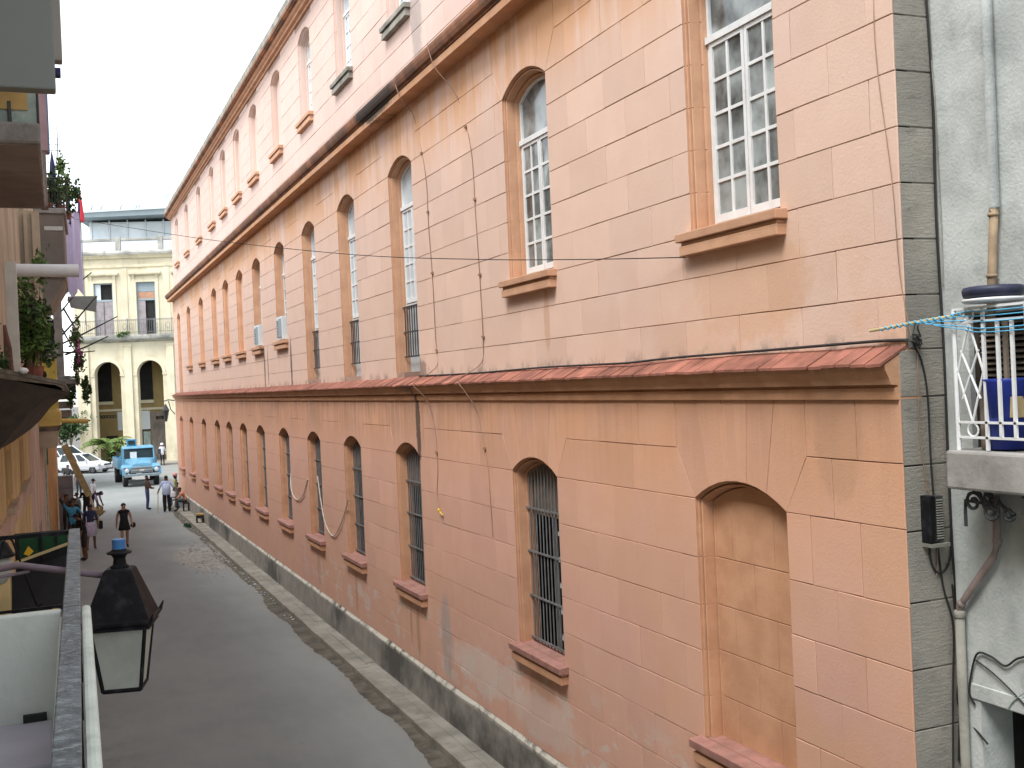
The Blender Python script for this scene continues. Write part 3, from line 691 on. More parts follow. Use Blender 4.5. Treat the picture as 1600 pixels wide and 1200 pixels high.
dm = [((5.62, 5.81), (5.735, 5.47)), ((5.62, 5.81), (5.51, 5.47)), ((5.735, 5.47), (5.62, 5.13)), ((5.51, 5.47), (5.62, 5.13)),
      ((5.70, 5.62), (5.545, 5.29)), ((5.545, 5.62), (5.70, 5.29))]
for a, b in dm: MB().tube([(BX, a[0], a[1]), (BX, b[0], b[1])], .0085, 6).build('diamond_bar', 'white', bal)
for z0, rr_ in ((5.077, .045), (5.86, .042)):
    MB().tube([(BX, 5.62+rr_*math.cos(t*math.pi/8), z0+rr_*math.sin(t*math.pi/8)) for t in range(17)], .007, 6, caps=False).build('ring', 'white', bal)
# scroll brackets under the slab
def scroll(y, parent):
    pts = []
    for k in range(26): 
        t = k/25*3.4*math.pi; r = .055*(1-k/34); pts.append((5.93-.0-r*math.cos(t)*1.0, y, 4.585+r*math.sin(t)))
    mb = MB(); mb.tube(pts, .008, 6)
    pts2 = [(5.98, y, 4.64), (6.02, y, 4.60), (6.05, y, 4.53), (6.075, y, 4.42)]; mb.tube(pts2, .010, 6)
    pts3 = [(6.05-.04*math.cos(t*.55)*(1-t/22), y, 4.47+.04*math.sin(t*.55)*(1-t/22)) for t in range(16)]; mb.tube(pts3, .007, 6); mb.tube([(5.72, y, 4.655), (6.078, y, 4.655)], .009, 6)
    mb.build('scroll_bracket', 'iron', parent)
scroll(5.2, NB)
def spiral(yc, zc, r, a0, d, turns=1.35, n=22):      # from the rim inwards
    return [(5.80, yc+r*(1-.72*k/n)*math.cos(a0+d*turns*2*math.pi*k/n), zc+r*(1-.72*k/n)*math.sin(a0+d*turns*2*math.pi*k/n)) for k in range(n+1)]
def ironwork(*pts): MB().tube(sum(pts, []), .0125, 6).build('scroll_bracket', 'iron', NB)
ironwork([(5.80, 5.765, 4.40), (5.80, 5.765, 4.50)], [(5.80, 5.762, 4.58)], spiral(5.690, 4.575, .075, math.pi, -1))
ironwork([(5.80, 5.66, 4.655), (5.80, 5.63, 4.64), (5.80, 5.61, 4.60), (5.80, 5.60, 4.55)], spiral(5.540, 4.525, .066, math.pi*.95, 1))
ironwork([(5.80, 5.60, 4.56)], spiral(5.560, 4.61, .045, math.pi*1.2, -1))
ironwork([(5.80, 5.50, 4.55), (5.80, 5.47, 4.60), (5.80, 5.43, 4.56)], spiral(5.39, 4.52, .05, math.pi, 1))
# pipes
dp = MB(); dp.tube([(NX-.05, 5.575, 14), (NX-.05, 5.615, 6.6), (NX-.05, 5.63, 6.58)], .035, 10); o = dp.build('downpipe', 'neighbour', None, smooth=True)
tag(o, 'painted grey downpipe running up the pale grey wall above the balcony', 'pipe')
lp = MB(); lp.tube([(NX-.05, 5.62, 6.60), (NX-.05, 5.675, 6.0), (NX-.05, 5.69, 5.75)], .030, 10)
for z, y in ((6.55, 5.628), (6.13, 5.663), (6.05, 5.67)): lp.lathe([(.031, -.012), (.039, -.008), (.039, .008), (.031, .012)], (NX-.05, y, z), 10)
tag(lp.build('rusty_pipe', mat('rusty_brown', (.26, .19, .12), .7, .25, 6), None, smooth=True), 'short rusty brown pipe section below the grey downpipe', 'pipe')
wp = MB(); wp.tube([(NX-.05, 5.71, 4.60), (NX-.05, 5.715, 4.36), (NX-.05, 5.72, 4.25), (NX-.05, 5.76, 4.16), (NX-.05, 6.02, 3.84), (NX-.05, 6.085, 3.76), (NX-.05, 6.09, 3.62)], .027, 10)
for y, z in ((5.716, 4.28), (6.07, 3.78)): wp.ball((NX-.05, y, z), .034, 8)
tag(wp.build('waste_pipe', mat('mauve_pipe', (.24, .19, .175), .6, .15, 6, dirt=.3), None, smooth=True), 'mauve waste pipe slanting down below the balcony scrolls', 'pipe')
wp = MB(); wp.tube([(NX-.05, 6.09, 3.70), (NX-.05, 6.105, .1)], .034, 10); wp.lathe([(.034, -.03), (.042, -.02), (.042, .02), (.034, .03)], (NX-.05, 6.09, 3.70), 10)
tag(wp.build('drain_pipe', 'graywall', None, smooth=True), 'upright grey drain pipe in the inner corner beside the grey quoin', 'pipe')
# cables
def cable(pts, r, label, m='cable', n=5, seg=6, name='cable', group=None):
    P_ = [Vector(p) for p in pts]; out = []
    for i in range(len(P_)-1):
        p0, p1, p2, p3 = P_[max(i-1, 0)], P_[i], P_[i+1], P_[min(i+2, len(P_)-1)]
        for k in range(seg):
            t = k/seg; out.append(.5*((2*p1)+(-p0+p2)*t+(2*p0-5*p1+4*p2-p3)*t*t+(-p0+3*p1-3*p2+p3)*t**3))
    out.append(P_[-1]); return tag(MB().tube(out, r, n).build(name, m, None), label, 'cable', group)
yq = Y0-.012
cable([(6.02, yq, 12), (6.03, yq, 9.0), (6.07, yq, 7.6), (6.055, yq, 6.6), (6.075, yq, 5.6), (6.07, yq, 4.9), (6.075, yq, 4.2), (6.09, yq-.01, 3.3), (6.05, yq, 2.6)], .010, 'thick black cable down the inner corner of the grey quoin')
cable([(6.05, yq, 12), (6.065, yq, 8.3), (6.12-.05, yq-.02, 7.4), (6.07, yq-.03, 6.6), (6.06, yq-.03, 6.1)], .005, 'thin grey cable beside the thick black one on the upper corner', 'graywall')
cable([(5.70, Y0+.6, 5.73), (5.72, yq-.02, 5.715), (5.80, yq, 5.66), (5.86, yq, 5.55), (5.90, yq, 5.30), (5.905, yq, 4.8), (5.93, yq, 4.3), (5.97, yq, 3.9), (6.04, yq-.01, 3.6), (6.02, yq, 3.1), (5.99, yq, 2.5)], .0075, 'black cable arching out of the wire knot down the grey quoin')
cable([(5.82, yq, 5.62), (5.81, yq, 5.2), (5.815, yq, 4.95), (5.86, yq, 4.62), (5.90, yq, 4.5), (5.93, yq, 4.2), (5.91, yq, 3.98)], .004, 'thin brown wire wandering down the grey quoin past the meter', 'tancable')
cable([(5.86, yq, 4.24), (5.86, yq, 4.12), (5.90, yq, 4.02), (5.97, yq, 4.0), (6.04, yq, 4.08), (6.07, yq, 4.3)], .008, 'black cable loop hanging under the meter box')
cable([(6.06, yq, 3.9), (6.085, yq-.01, 3.3), (6.06, yq, 3.05), (6.10, yq-.04, 2.92), (6.05, 5.9, 2.8)], .008, 'black cable crossing behind the drain pipe')
for pts, r, lb in (([(NX-.012, 6.02, 3.05), (NX-.02, 6.06, 3.15), (NX-.02, 5.98, 3.42), (NX-.02, 5.85, 3.44), (NX-.02, 5.72, 3.40), (NX-.02, 5.60, 3.48), (NX-.02, 5.4, 3.55)], .008, 'black cable curling over the lintel of the dark opening'),
                   ([(NX-.015, 5.99, 3.38), (NX-.02, 5.85, 3.33), (NX-.02, 5.7, 3.25), (NX-.02, 5.5, 3.12)], .006, 'lower black cable sagging over the lintel'),
                   ([(NX-.012, 5.72, 3.09), (NX-.02, 5.66, 3.17), (NX-.02, 5.55, 3.26)], .005, 'pale blue wire stub above the dark opening')):
    cable(pts, r, lb, 'cable' if 'black' in lb else 'teal')
kn = MB()
for k in range(9): kn.tube([(5.80+random.uniform(-.05, .05), yq-.01+random.uniform(-.02, .005), 5.70+random.uniform(-.06, .06)) for q in range(5)], .005, 5)
kn.tube([(5.78, yq, 5.74), (5.80, yq-.01, 5.83), (5.83, yq-.01, 5.86), (5.835, yq, 5.80), (5.86, yq, 5.74)], .005, 5)
tag(kn.build('wire_knot', 'cable'), 'tangled knot of black wires on the grey quoin by the tile end', 'wires')
mb_ = MB(); mb_.box(5.80, 5.855, Y0-.09, Y0+.005, 4.235, 4.58); mt = mb_.build('meter_box', 'black', None, bev=.006); tag(mt, 'narrow black electricity meter box fixed to the grey quoin', 'meter box')
MB().box(5.858, 5.93, Y0-.085, Y0+.005, 4.25, 4.575).build('louvre_cover', 'iron', mt)
for k in range(16): MB().box(5.865, 5.922, Y0-.094, Y0-.08, 4.265+k*.0185, 4.273+k*.0185).build('slat', 'graywall', mt)
MB().box(5.80, 5.97, Y0-.10, Y0+.005, 4.205, 4.232).build('base_lip', 'graywall', mt)
# clothes pole and lines
cp_ = MB(); cp_.tube([(5.345, 6.13, 5.79), (5.56, 5.92, 5.832), (5.76, 5.70, 5.868), (5.9, 5.55, 5.885)], .011, 8)
po = cp_.build('clothes_pole', 'palewood', None); tag(po, 'pole wound with blue cord sticking out over the balcony rail', 'pole')
hx = MB(); A0, A1 = Vector((5.40, 6.077, 5.80)), Vector((5.78, 5.68, 5.872)); ax = (A1-A0).normalized(); e1 = ax.cross(Vector((0, 0, 1))).normalized(); e2 = ax.cross(e1)
hx.tube([A0+(A1-A0)*t/140+.0135*(math.cos(t*.62)*e1+math.sin(t*.62)*e2) for t in range(141)], .0055, 5); hx.build('cord', mat('cyan_cord', (.10, .42, .66), .6, .15, 20), po)
for k, (dz, y1) in enumerate(((-.02, 3.6), (.01, 3.6), (-.055, 3.6), (.035, 3.6), (-.075, 3.7))):
    cable([(5.56+.02*k, 5.90-.02*k, 5.83-.006*k), (5.74, 5.68, 5.845+dz), (5.735, 5.3, 5.83+dz*1.3), (5.735, y1, 5.85+dz)], .004, ['third', 'second', 'fourth', 'topmost', 'lowest'][k]+' blue clothes line strung along the white balcony railing', 'cyan_cord' if False else bpy.data.materials['cyan_cord'], name='clothes_line', group='blue clothes lines on the balcony railing')
# things on the balcony
b = MB(); b.lathe([(.16, 0), (.19, .01), (.2, .05), (.19, .075), (.17, .08), (.165, .03), (0, .02)], (5.86, 5.50, 5.965), 20); b.lathe([(.185, -.03), (.2, -.02), (.2, -.003), (.16, 0)], (5.86, 5.50, 5.965), 20, 1)
t_ = b.build('folded_basin', [mat('navy_plastic', (.025, .03, .06), .5, .2, 8), M_['whitepipe']], None, smooth=True); tag(t_, 'dark blue round tub on a pale lid on the balcony rail', 'tub')
b = MB(); b.rings([[(5.90+r*math.cos(k*math.pi/9), 5.45+r*math.sin(k*math.pi/9), z) for k in range(18)] for r, z in ((.13, 4.95), (.16, 5.4), (.17, 5.42), (.15, 5.42), (.14, 5.3))], True, True)
tag(b.build('blue_bin', mat('deep_blue_plastic', (.02, .04, .28), .5, .1, 5), None, smooth=True), 'deep blue plastic bin standing on the right balcony', 'bin')
b = MB(); b.box(5.80, 5.98, 5.30, 5.52, 5.16, 5.30); tag(b.build('carton', 'palewood', None, bev=.004), 'brown cardboard carton leaning on the balcony bars', 'carton')
b = MB(); b.box(5.80, 5.86, 5.52, 5.60, 4.94, 5.38); tag(b.build('plank_post', 'shutter', None, bev=.003), 'short rough brown plank standing behind the balcony diamonds', 'plank')
b = MB(); b.box(5.80, 5.83, 5.36, 5.385, 5.35, 5.80); tag(b.build('broom_stick', 'shutter', None, bev=.003), 'thin brown stick upright behind the balcony bars', 'stick')

# ================================================================== cables on the pink wall
def wallpts(l): return [(x-.012, y, z) for x, y, z in l]
ca = [(5.38, 17.25, 10.62), (5.44, 17.15, 10.3), (5.72, 17.3, 10.0), (5.718, 16.85, 9.0), (5.718, 16.80, 8.1), (5.718, 16.72, 7.2), (5.718, 16.7, 6.3), (5.718, 16.68, 5.85), (5.50, 17.1, 5.62), (5.46, 17.15, 5.53), (5.60, 16.95, 5.3), (5.645, 16.7, 4.8), (5.645, 16.66, 4.2), (5.645, 16.75, 3.8), (5.645, 16.65, 3.55)]
cable(ca, .007, 'painted cable clipped down the wall left of the second tall window', 'tancable')
cb = [(5.36, 15.45, 10.65), (5.42, 15.3, 10.25), (5.718, 15.2, 9.8), (5.718, 14.75, 8.95), (5.718, 14.68, 8.0), (5.718, 14.62, 7.0), (5.718, 14.6, 6.15), (5.71, 14.7, 5.82), (5.47, 15.0, 5.6), (5.52, 14.9, 5.42), (5.64, 14.75, 5.1), (5.645, 14.45, 4.4), (5.645, 14.4, 3.9), (5.645, 14.36, 3.35)]
cable(cb, .007, 'painted cable clipped down the wall right of the two cables', 'tancable')
cl = []
for ci_, (pts, zz) in enumerate(((ca, (9.35, 8.35, 7.35, 6.1, 4.45)), (cb, (9.3, 8.2, 7.1, 6.2, 4.6)))):
    for zi, z in enumerate(zz):
        b_ = min(pts, key=lambda p: abs(p[2]-z)); i = pts.index(b_); j = min(len(pts)-1, i+1) if z < b_[2] else max(0, i-1); q = pts[j]
        t = (z-b_[2])/(q[2]-b_[2]) if abs(q[2]-b_[2]) > .01 else 0; y = b_[1]+(q[1]-b_[1])*t
        X = 5.73 if z > 5.5 else 5.65
        o = MB().box(X-.028, X+.002, y-.05, y+.02, z-.016, z+.016).build('cable_clip', 'tancable'); tag(o, ['topmost', 'second', 'third', 'fourth', 'lowest'][zi]+' small clip down the wall cable that '+['ends in yellow tape', 'hangs nearer the second tall window'][ci_], 'cable clip', 'clips along the wall cables')
b = MB(); b.ball((5.62, 16.62, 3.52), .03, 8); b.tube([(5.62, 16.58, 3.50), (5.62, 16.46, 3.45)], .012, 6); tag(b.build('cable_end', mat('yellow_tape', (.6, .42, .06), .6), None), 'yellow taped end of the dangling painted cable', 'cable end')
cable([(5.34, 6.19, 12.0), (5.70, 6.34, 9.0), (5.715, 6.36, 7.9), (5.718, 6.25, 6.9), (5.718, 6.21, 6.2), (5.76, 6.17, 5.75)], .0035, 'thin brown cable down the near edge of the pink wall', 'tancable')
cc = [(5.70, 17.6, 5.70), (5.70, 15.0, 5.685), (5.69, 12.5, 5.70), (5.66, 11, 5.69), (5.63, 10.2, 5.685), (5.66, 9.6, 5.70), (5.69, 9.0, 5.71), (5.70, 8.0, 5.715), (5.69, 7.2, 5.72), (5.70, 6.5, 5.725), (5.73, 6.17, 5.72)]
cable(cc, .012, 'black cable lying along the top of the red tiles')
span = [(.71, 29.56, 10.11), (1.67, 25.61, 9.34), (2.34, 22.85, 8.8), (3.1, 19.7, 8.21), (4.15, 15.39, 7.47), (4.85, 12.48, 7.06), (5.3, 10.65, 6.84), (5.69, 9.05, 6.67)]
cable(span, .0055, 'thin wire slung across the street from the left houses to the pink wall', 'cable')
for pts, lb in (([(5.83, 29.2, 4.0), (5.64, 28.75, 3.1), (5.62, 28.1, 2.75), (5.62, 27.2, 2.9), (5.64, 26.6, 3.35)], 'pale rope draped between the fifth and sixth lower windows'),
                ([(5.64, 25.5, 3.5), (5.62, 24.9, 2.55), (5.62, 24.1, 2.25), (5.62, 23.3, 2.6), (5.64, 22.6, 3.2)], 'pale rope hanging in a deep loop by the fourth lower window')):
    cable(pts, .013, lb, 'rope', name='rope')
# air conditioners in two middle windows
for (yc, lb) in ((29.45, 'grey air conditioner caged on the sill of the nearer unit window'), (33.08, 'pale blue grey air conditioner on the farther sill with stains below')):
    t = thing('air_conditioner', lb, 'air conditioner', (5.76, yc, 6.925), group='air conditioners on the window sills')
    MB().box(-.10, .20, -.36, .36, 0, .62).build('case', 'modern', t, bev=.012); MB().box(-.115, -.10, -.31, .05, .06, .56).build('fan_grille', 'slab', t)
    for k in range(7): MB().box(-.122, -.112, .08, .33, .08+k*.07, .11+k*.07).build('louvre', 'slab', t)
# bracket lantern at the far corner
t = thing('wall_lantern', 'black wrought bracket lantern on the far corner of the pink building', 'lantern', (5.62, 57.75, 4.9))
m = MB(); m.tube([(0, 0, .4), (-.3, 0, .45), (-.55, 0, .38)], .03, 6); m.tube([(0, 0, -.3), (-.2, 0, -.05), (-.3, 0, .4)], .025, 6); m.build('bracket', 'iron', t)
m = MB(); m.lathe([(.05, -.95), (.17, -.4), (.19, -.38), (.07, -.15), (.02, -.05)], (-.45, 0, .3), 6); m.build('lantern_body', 'iron', t)

# ================================================================== left side of the street
def XW(y): return -.86+.0155*y
def house_block(mb, y0, y1, z0, z1, back=-8, dx=0, mi=0):
    return mb.prism([(back, y0), (XW(y0)+dx, y0), (XW(y1)+dx, y1), (back, y1)], z0, z1, 'z', mi)
def obox(mb, y0, y1, xa, xb, z0, z1, mi=0):          # box that follows the house line; xa, xb measured out from the wall
    return mb.prism([(XW(y0)+xa, y0), (XW(y0)+xb, y0), (XW(y1)+xb, y1), (XW(y1)+xa, y1)], z0, z1, 'z', mi)

# --- own house and balcony (photographer's side)
OH = thing('white_house', 'white house on the near left whose balcony wall fills the lower corner', 'house', (-1, 2, 0), world=True)
m = MB(); m.box(-8, -1.0, -14, 4.36, 0, 12); m.build('wall', 'balconywhite', OH)
m = MB(); m.prism([(-1.0, 0.2), (.0, .2), (.085, 4.50), (-1.0, 4.50)], 3.70, 3.86, 'z'); m.build('balcony_slab', 'balconywhite', OH)
m = MB(); m.prism([(-1.0, 4.40), (-.010, 4.40), (-.008, 4.455), (-1.0, 4.455)], 3.86, 4.768, 'z'); m.build('balcony_partition', 'balconywhite', OH, bev=.008)
m = MB(); m.prism([(-.066, 1.0), (-.052, 1.0), (-.006, 4.398), (-.016, 4.398)], 3.86, 4.745, 'z'); m.build('parapet_lining', 'balconywhite', OH)
m = MB(); m.prism([(.004, 1.0), (.038, 1.0), (.094, 4.47), (.060, 4.47)], 3.70, 4.768, 'z'); m.build('parapet', 'capmarble', OH, bev=.012)
m = MB(); m.box(-1.0, -.052, 3.86, 4.395, 3.86, 4.375); m.box(-1.0, -.06, 3.30, 3.858, 3.86, 4.27); m.build('ledge', 'lilac', OH, bev=.01)
m = MB(); m.box(-.155, -.075, 4.375, 4.399, 4.376, 4.402); m.build('drain_slot', 'dark', OH)
def railx(y): return -.0575+.0190*y
def railpiece(y0, y1, name, parent):
    m = MB(); n = 14; ys = [y0+(y1-y0)*i/n for i in range(n+1)]; h = .031
    m.rings([[(railx(y)-h, y, 4.752), (railx(y)-h, y, 4.776), (railx(y)-h+.004, y, 4.779+random.uniform(-.001, .001)), (railx(y)+h-.004, y, 4.779+random.uniform(-.001, .001)), (railx(y)+h, y, 4.776), (railx(y)+h, y, 4.752)] for y in ys], True, True)
    return m.build(name, 'railtop', parent, fix=True)
railpiece(1.0, 4.405, 'hand_rail', OH)

# --- next house along: iron railing, grey upper balcony
NH = thing('near_house', 'narrow house with an iron balcony rail and a grey upper balcony', 'house', (-.8, 6, 0), world=True)
m = MB(); house_block(m, 4.37, 9.4, 0, 12); m.build('wall', 'yellow', NH)
m = MB(); m.prism([(-1.2, 4.52), (.02, 4.52), (.06, 7.05), (-1.2, 7.05)], 3.72, 3.86, 'z'); m.build('balcony_slab', 'dark', NH)
railpiece(4.412, 7.06, 'hand_rail', NH)
er = MB(); er.box(-.85, .075, 7.03, 7.055, 4.748, 4.772); er.box(-.85, .06, 7.035, 7.05, 4.318, 4.334)
ro = er.build('end_railing', 'black', NH)
for k in range(3):
    x = -.275-.29*k
    MB().tube([(x-.17, 7.042, 4.335), (x-.14, 7.042, 4.36), (x-.035, 7.042, 4.74), (x-.01, 7.042, 4.757), (x+.012, 7.042, 4.74), (x+.125, 7.042, 4.355), (x+.14, 7.042, 4.34), (x+.155, 7.042, 4.355)], .0065, 6).build('bent_bar', 'black', ro)
for y in (4.6, 5.4, 6.2, 7.03): MB().box(railx(y)-.012, railx(y)+.012, y-.012, y+.012, 3.86, 4.755).build('post', 'black', NH)
for k in range(12): MB().box(railx(4.7+k*.2)-.006, railx(4.7+k*.2)+.006, 4.7+k*.2-.006, 4.7+k*.2+.006, 3.95, 4.755).build('bar', 'black', ro)
m = MB(); m.box(-1.4, .085, 7.0, 7.12, 7.40, 10.5); m.build('upper_balcony_end', 'softgrey', NH, bev=.01); m = MB(); m.box(-1.4, .07, 7.13, 9.0, 8.22, 8.36); m.build('upper_balcony_slab', 'softgrey', NH)
m = MB(); m.box(-1.0, .165, 9.0, 9.12, 8.155, 10.6); m.build('upper_side_panel', mat('olive_panel', (.30, .28, .25), .8, .05), NH, bev=.01)
m = MB(); m.box(.08, .148, 9.0, 9.1, 8.045, 8.10); m.build('drain_spout', 'c_navy', NH)
aw = MB(); aw.hexa([(-.9, 7.9, 3.55), (.02, 7.9, 3.55), (.05, 9.6, 3.98), (-.9, 9.6, 3.98), (-.9, 7.9, 3.58), (.02, 7.9, 3.58), (.05, 9.6, 4.01), (-.9, 9.6, 4.01)])
A_ = thing('shop_awning', 'shade-black awning with a green and amber diamond band under the black railing', 'awning', (-.4, 8.8, 3.6), world=True)
m = MB(); m.hexa([(-.45, 9.15, 4.28), (.05, 9.15, 4.425), (.05, 9.25, 4.425), (-.45, 9.25, 4.28), (-.45, 9.15, 4.292), (.05, 9.15, 4.437), (.05, 9.25, 4.437), (-.45, 9.25, 4.292)]); m.build('awning_pole', 'palewood', A_)
m = MB(); m.add([(-.30, 9.28, 4.34), (.04, 9.28, 4.42), (.04, 9.28, 4.495), (-.30, 9.28, 4.49)], [(0, 1, 2, 3)]); m.add([(-.30, 9.30, 4.34), (.04, 9.30, 4.42), (.04, 9.30, 4.495), (-.30, 9.30, 4.49)], [(3, 2, 1, 0)]); m.build('valance', 'green', A_)
m = MB(); m.box(-.16, -.135, 9.26, 9.275, 4.30, 4.50); m.box(-.045, -.025, 9.26, 9.275, 4.36, 4.50); m.build('strut', 'black', A_)
for x, z, y in ((-.235, 4.385, 9.25), (-.30, 4.02, 8.3), (-.06, 4.07, 8.3), (-.18, 4.0, 8.31)):
    s = .036; MB().add([(x-s, y, z-.01), (x, y, z-.03), (x+s, y, z+.005), (x, y-.002, z+.05)], [(0, 1, 2, 3)]).build('diamond', 'amber', A_)
m = MB(); m.add([(-.95, 8.35, 3.3), (.03, 8.35, 3.45), (.06, 9.4, 4.33), (-.9, 9.4, 4.05)], [(0, 1, 2, 3)]); m.add([(-.95, 8.36, 3.28), (.03, 8.36, 3.43), (.06, 9.41, 4.31), (-.9, 9.41, 4.03)], [(3, 2, 1, 0)]); m.build('canopy', 'c_black', A_); m = MB(); m.box(-.34, .05, 9.5, 9.55, 4.0, 4.505); m.build('shade_panel', 'c_black', A_)  # black canopy and panel stand in for deep shade behind the railing
m = MB(); m.box(-.55, -.365, 9.0, 9.3, 3.9, 4.30); tag(m.build('cream_box', 'yellow', None, bev=.01), 'cream painted box behind the black iron railing', 'box')
m = MB(); m.ball((-.375, 7.6, 4.52), (.09, .09, .12), 14); g = m.build('globe_lamp', 'lampglass', None, smooth=True); tag(g, 'white globe lamp at the left edge by the iron railing', 'lamp')
m = MB(); m.lathe([(.03, .11), (.1, .08), (.105, .06), (.06, .15), (.02, .17)], (-.375, 7.6, 4.52), 14); m.build('collar', 'black', g)

# --- street lantern on its arm
SL = thing('street_lantern', 'black four sided street lantern with a blue cap hanging over the street', 'street lamp', (.275, 6.0, 4.05), rz=R(-13))
def sq(h, z, tw=0): return [(h*sx, h*sy_, z) for sx, sy_ in ((-1, -1), (1, -1), (1, 1), (-1, 1))]
m = MB(); m.rings([sq(.168, .345), sq(.172, .352), sq(.172, .365), sq(.158, .372), sq(.070, .615), sq(.060, .622)], True, True); hood = m.build('hood', 'black', SL, bev=.004)
m = MB(); m.rings([sq(.160, .322), sq(.150, .345)], True, True); m.build('hood_rim', 'black', SL, bev=.003)
m = MB(); m.lathe([(.042, .60), (.046, .63), (.034, .64), (.030, .672), (.040, .69), (.060, .695), (.064, .702), (.040, .712), (.034, .72)], (0, 0, 0), 18); m.build('finial', 'black', SL, smooth=False)
m = MB(); m.lathe([(.0335, .706), (.0335, .765), (.031, .770), (.0, .770)], (0, 0, 0), 20); m.build('cap', 'blue', SL)
tq, bq = .132, .092
for k in range(4):
    a = k*math.pi/2; ca_, sa_ = math.cos(a), math.sin(a)
    def rt(x, y, z): return (x*ca_-y*sa_, x*sa_+y*ca_, z)
    m = MB(); m.hexa([rt(-bq+.008, -bq, .015), rt(bq-.008, -bq, .015), rt(bq-.008, -bq+.004, .015), rt(-bq+.008, -bq+.004, .015), rt(-tq+.008, -tq, .322), rt(tq-.008, -tq, .322), rt(tq-.008, -tq+.004, .322), rt(-tq+.008, -tq+.004, .322)]); m.build('pane', 'lampglass', SL)
    m = MB(); m.tube([rt(-bq, -bq, .005), rt(-tq, -tq, .33)], .010, 4); m.build('corner_bar', 'black', SL)
    m = MB(); m.tube([rt(-bq, -bq, .008), rt(bq, -bq, .008)], .011, 4); m.build('bottom_bar', 'black', SL)
m = MB(); m.box(-bq, bq, -bq, bq, -.004, .010); m.build('base', 'black', SL)
m = MB(); m.lathe([(.012, .12), (.03, .2), (.03, .25), (.018, .3)], (0, 0, 0), 10); m.build('bulb', 'headlight', SL)
for k in range(4): m = MB(); m.tube([(.165*(-1 if k in (0, 3) else 1), .165*(-1 if k < 2 else 1), .36), (.182*(-1 if k in (0, 3) else 1), .182*(-1 if k < 2 else 1), .402)], [.012, .004], 5); m.build('corner_knob', 'black', SL)
m = MB(); m.tube([(-1.05, .05, .60), (-.5, .03, .665), (-.07, .0, .585)], .018, 8); m.tube([(-1.05, .05, .55), (-.45, .03, .63)], .009, 6); m.build('arm', mat('mauve_arm', (.20, .15, .18), .5, .2, 6), SL, smooth=True)

# --- yellow house: eave, pilaster, balcony with brown soffit
YH = thing('yellow_house', 'yellow street house with a mossy tiled eave and a brown balcony above', 'house', (-.65, 16, 0), world=True)
m = MB(); house_block(m, 9.42, 23.4, 0, 6.2); m.build('wall', 'yellow', YH); m = MB(); house_block(m, 9.42, 23.4, 6.2, 12.4); m.build('upper_wall', 'beige', YH)
m = MB(); m.prism([(XW(9.42)+.06, 9.42), (XW(12)+.02, 12), (XW(23.2)+.05, 23.2), (XW(23.2)-.1, 23.2), (XW(9.4)-.1, 9.42)], 3.86, 4.12, 'z'); m.build('belt_course', 'pinkwall', YH)
for y in (15.4, 19.3):
    m = MB(); obox(m, y, y+1.3, -.02, .012, 4.22, 5.0); wf = m.build('window', 'ochre', YH); m = MB(); obox(m, y+.12, y+1.18, .0, .018, 4.30, 4.92); m.build('shutter', 'sandwall', wf)
    m = MB(); obox(m, y-.1, y+1.4, 0, .10, 4.12, 4.20); m.build('sill', 'beige', wf)
m = MB()
prof = [(-.02, 5.00), (.06, 5.02), (.22, 5.18), (.42, 5.42), (.62, 5.60), (.74, 5.63), (.745, 5.67), (.70, 5.71), (-.02, 5.82)]
m.rings([[(XW(y)+p[0]*(1 if y > 12.1 else 1)+random.uniform(-.01, .01), y, p[1]+random.uniform(-.01, .01)) for p in prof] for y in [12.0, 13, 14, 15, 16.5, 18, 20, 22, 23.3]], True, True); m.build('eave', 'wood', YH, fix=True)
y = 12.0; k = 0
while y < 23:
    m = MB(); w_ = .24
    for (u, zz) in ((.0, 0),):
        m.hexa([(XW(y)+.77, y, 5.655+random.uniform(-.01, .012)), (XW(y), y, 5.85), (XW(y), y+w_*.92, 5.85), (XW(y)+.77, y+w_*.92, 5.655), (XW(y)+.77, y, 5.70), (XW(y), y, 5.90), (XW(y), y+w_*.92, 5.90), (XW(y)+.77, y+w_*.92, 5.70)])
        m.tube([(XW(y)+.775, y+w_*.95, 5.71), (XW(y), y+w_*.95, 5.91)], .045, 6)
    m.build('roof_tile', 'mossroof', YH, fix=True); y += w_; k += 1
m = MB(); m.ball((-.28, 12.2, 5.87), (.05, .06, .035), 8); tag(m.build('pale_stone', 'whitepipe', None, smooth=True), 'pale rounded stone lying on the mossy eave', 'stone')
m = MB(); m.box(XW(17.5)-.04, XW(17.5)+.15, 17.4, 17.62, 5.85, 7.6); m.build('pilaster', 'balconywhite', YH)
m = MB(); m.tube([(-.58, 16.4, 5.9), (-.60, 16.4, 6.3), (-.66, 16.4, 6.6)], .09, 8); tag(m.build('clay_pipe', mat('maroon_clay', (.11, .05, .04), .8, .3, 6), None), 'dark maroon clay pipe standing on the mossy eave', 'pipe')
m = MB(); m.tube([(-.74, 18, 7.545), (.425, 18.0, 7.535)], .098, 16, caps=False); m.tube([(.425, 18, 7.535), (-.74, 18, 7.545)], .088, 16, caps=False)
tag(m.build('waterspout', 'whitepipe', None, smooth=True), 'thick white pipe jutting from the yellow house over the street', 'pipe')
m = MB(); m.prism([(XW(12)-.1, 12), (-.02, 12), (.0, 16), (XW(16)-.1, 16)], 8.16, 8.38, 'z'); m.build('balcony_slab', 'ledge', YH, bev=.03)
m = MB(); m.prism([(XW(12)-.1, 12.04), (-.05, 12.04), (-.02, 15.96), (XW(16)-.1, 15.96)], 8.148, 8.16, 'z'); m.build('soffit', 'brown', YH)
m = MB(); m.prism([(XW(12)-.1, 12.1), (-.04, 12.1), (-.04, 12.16), (XW(12)-.1, 12.16)], 8.38, 9.4, 'z'); m.build('balcony_panel', 'teal', YH)
m = MB(); m.box(-.62, -.13, 12.08, 12.098, 8.52, 9.4); m.build('ochre_board', 'ochre', YH)
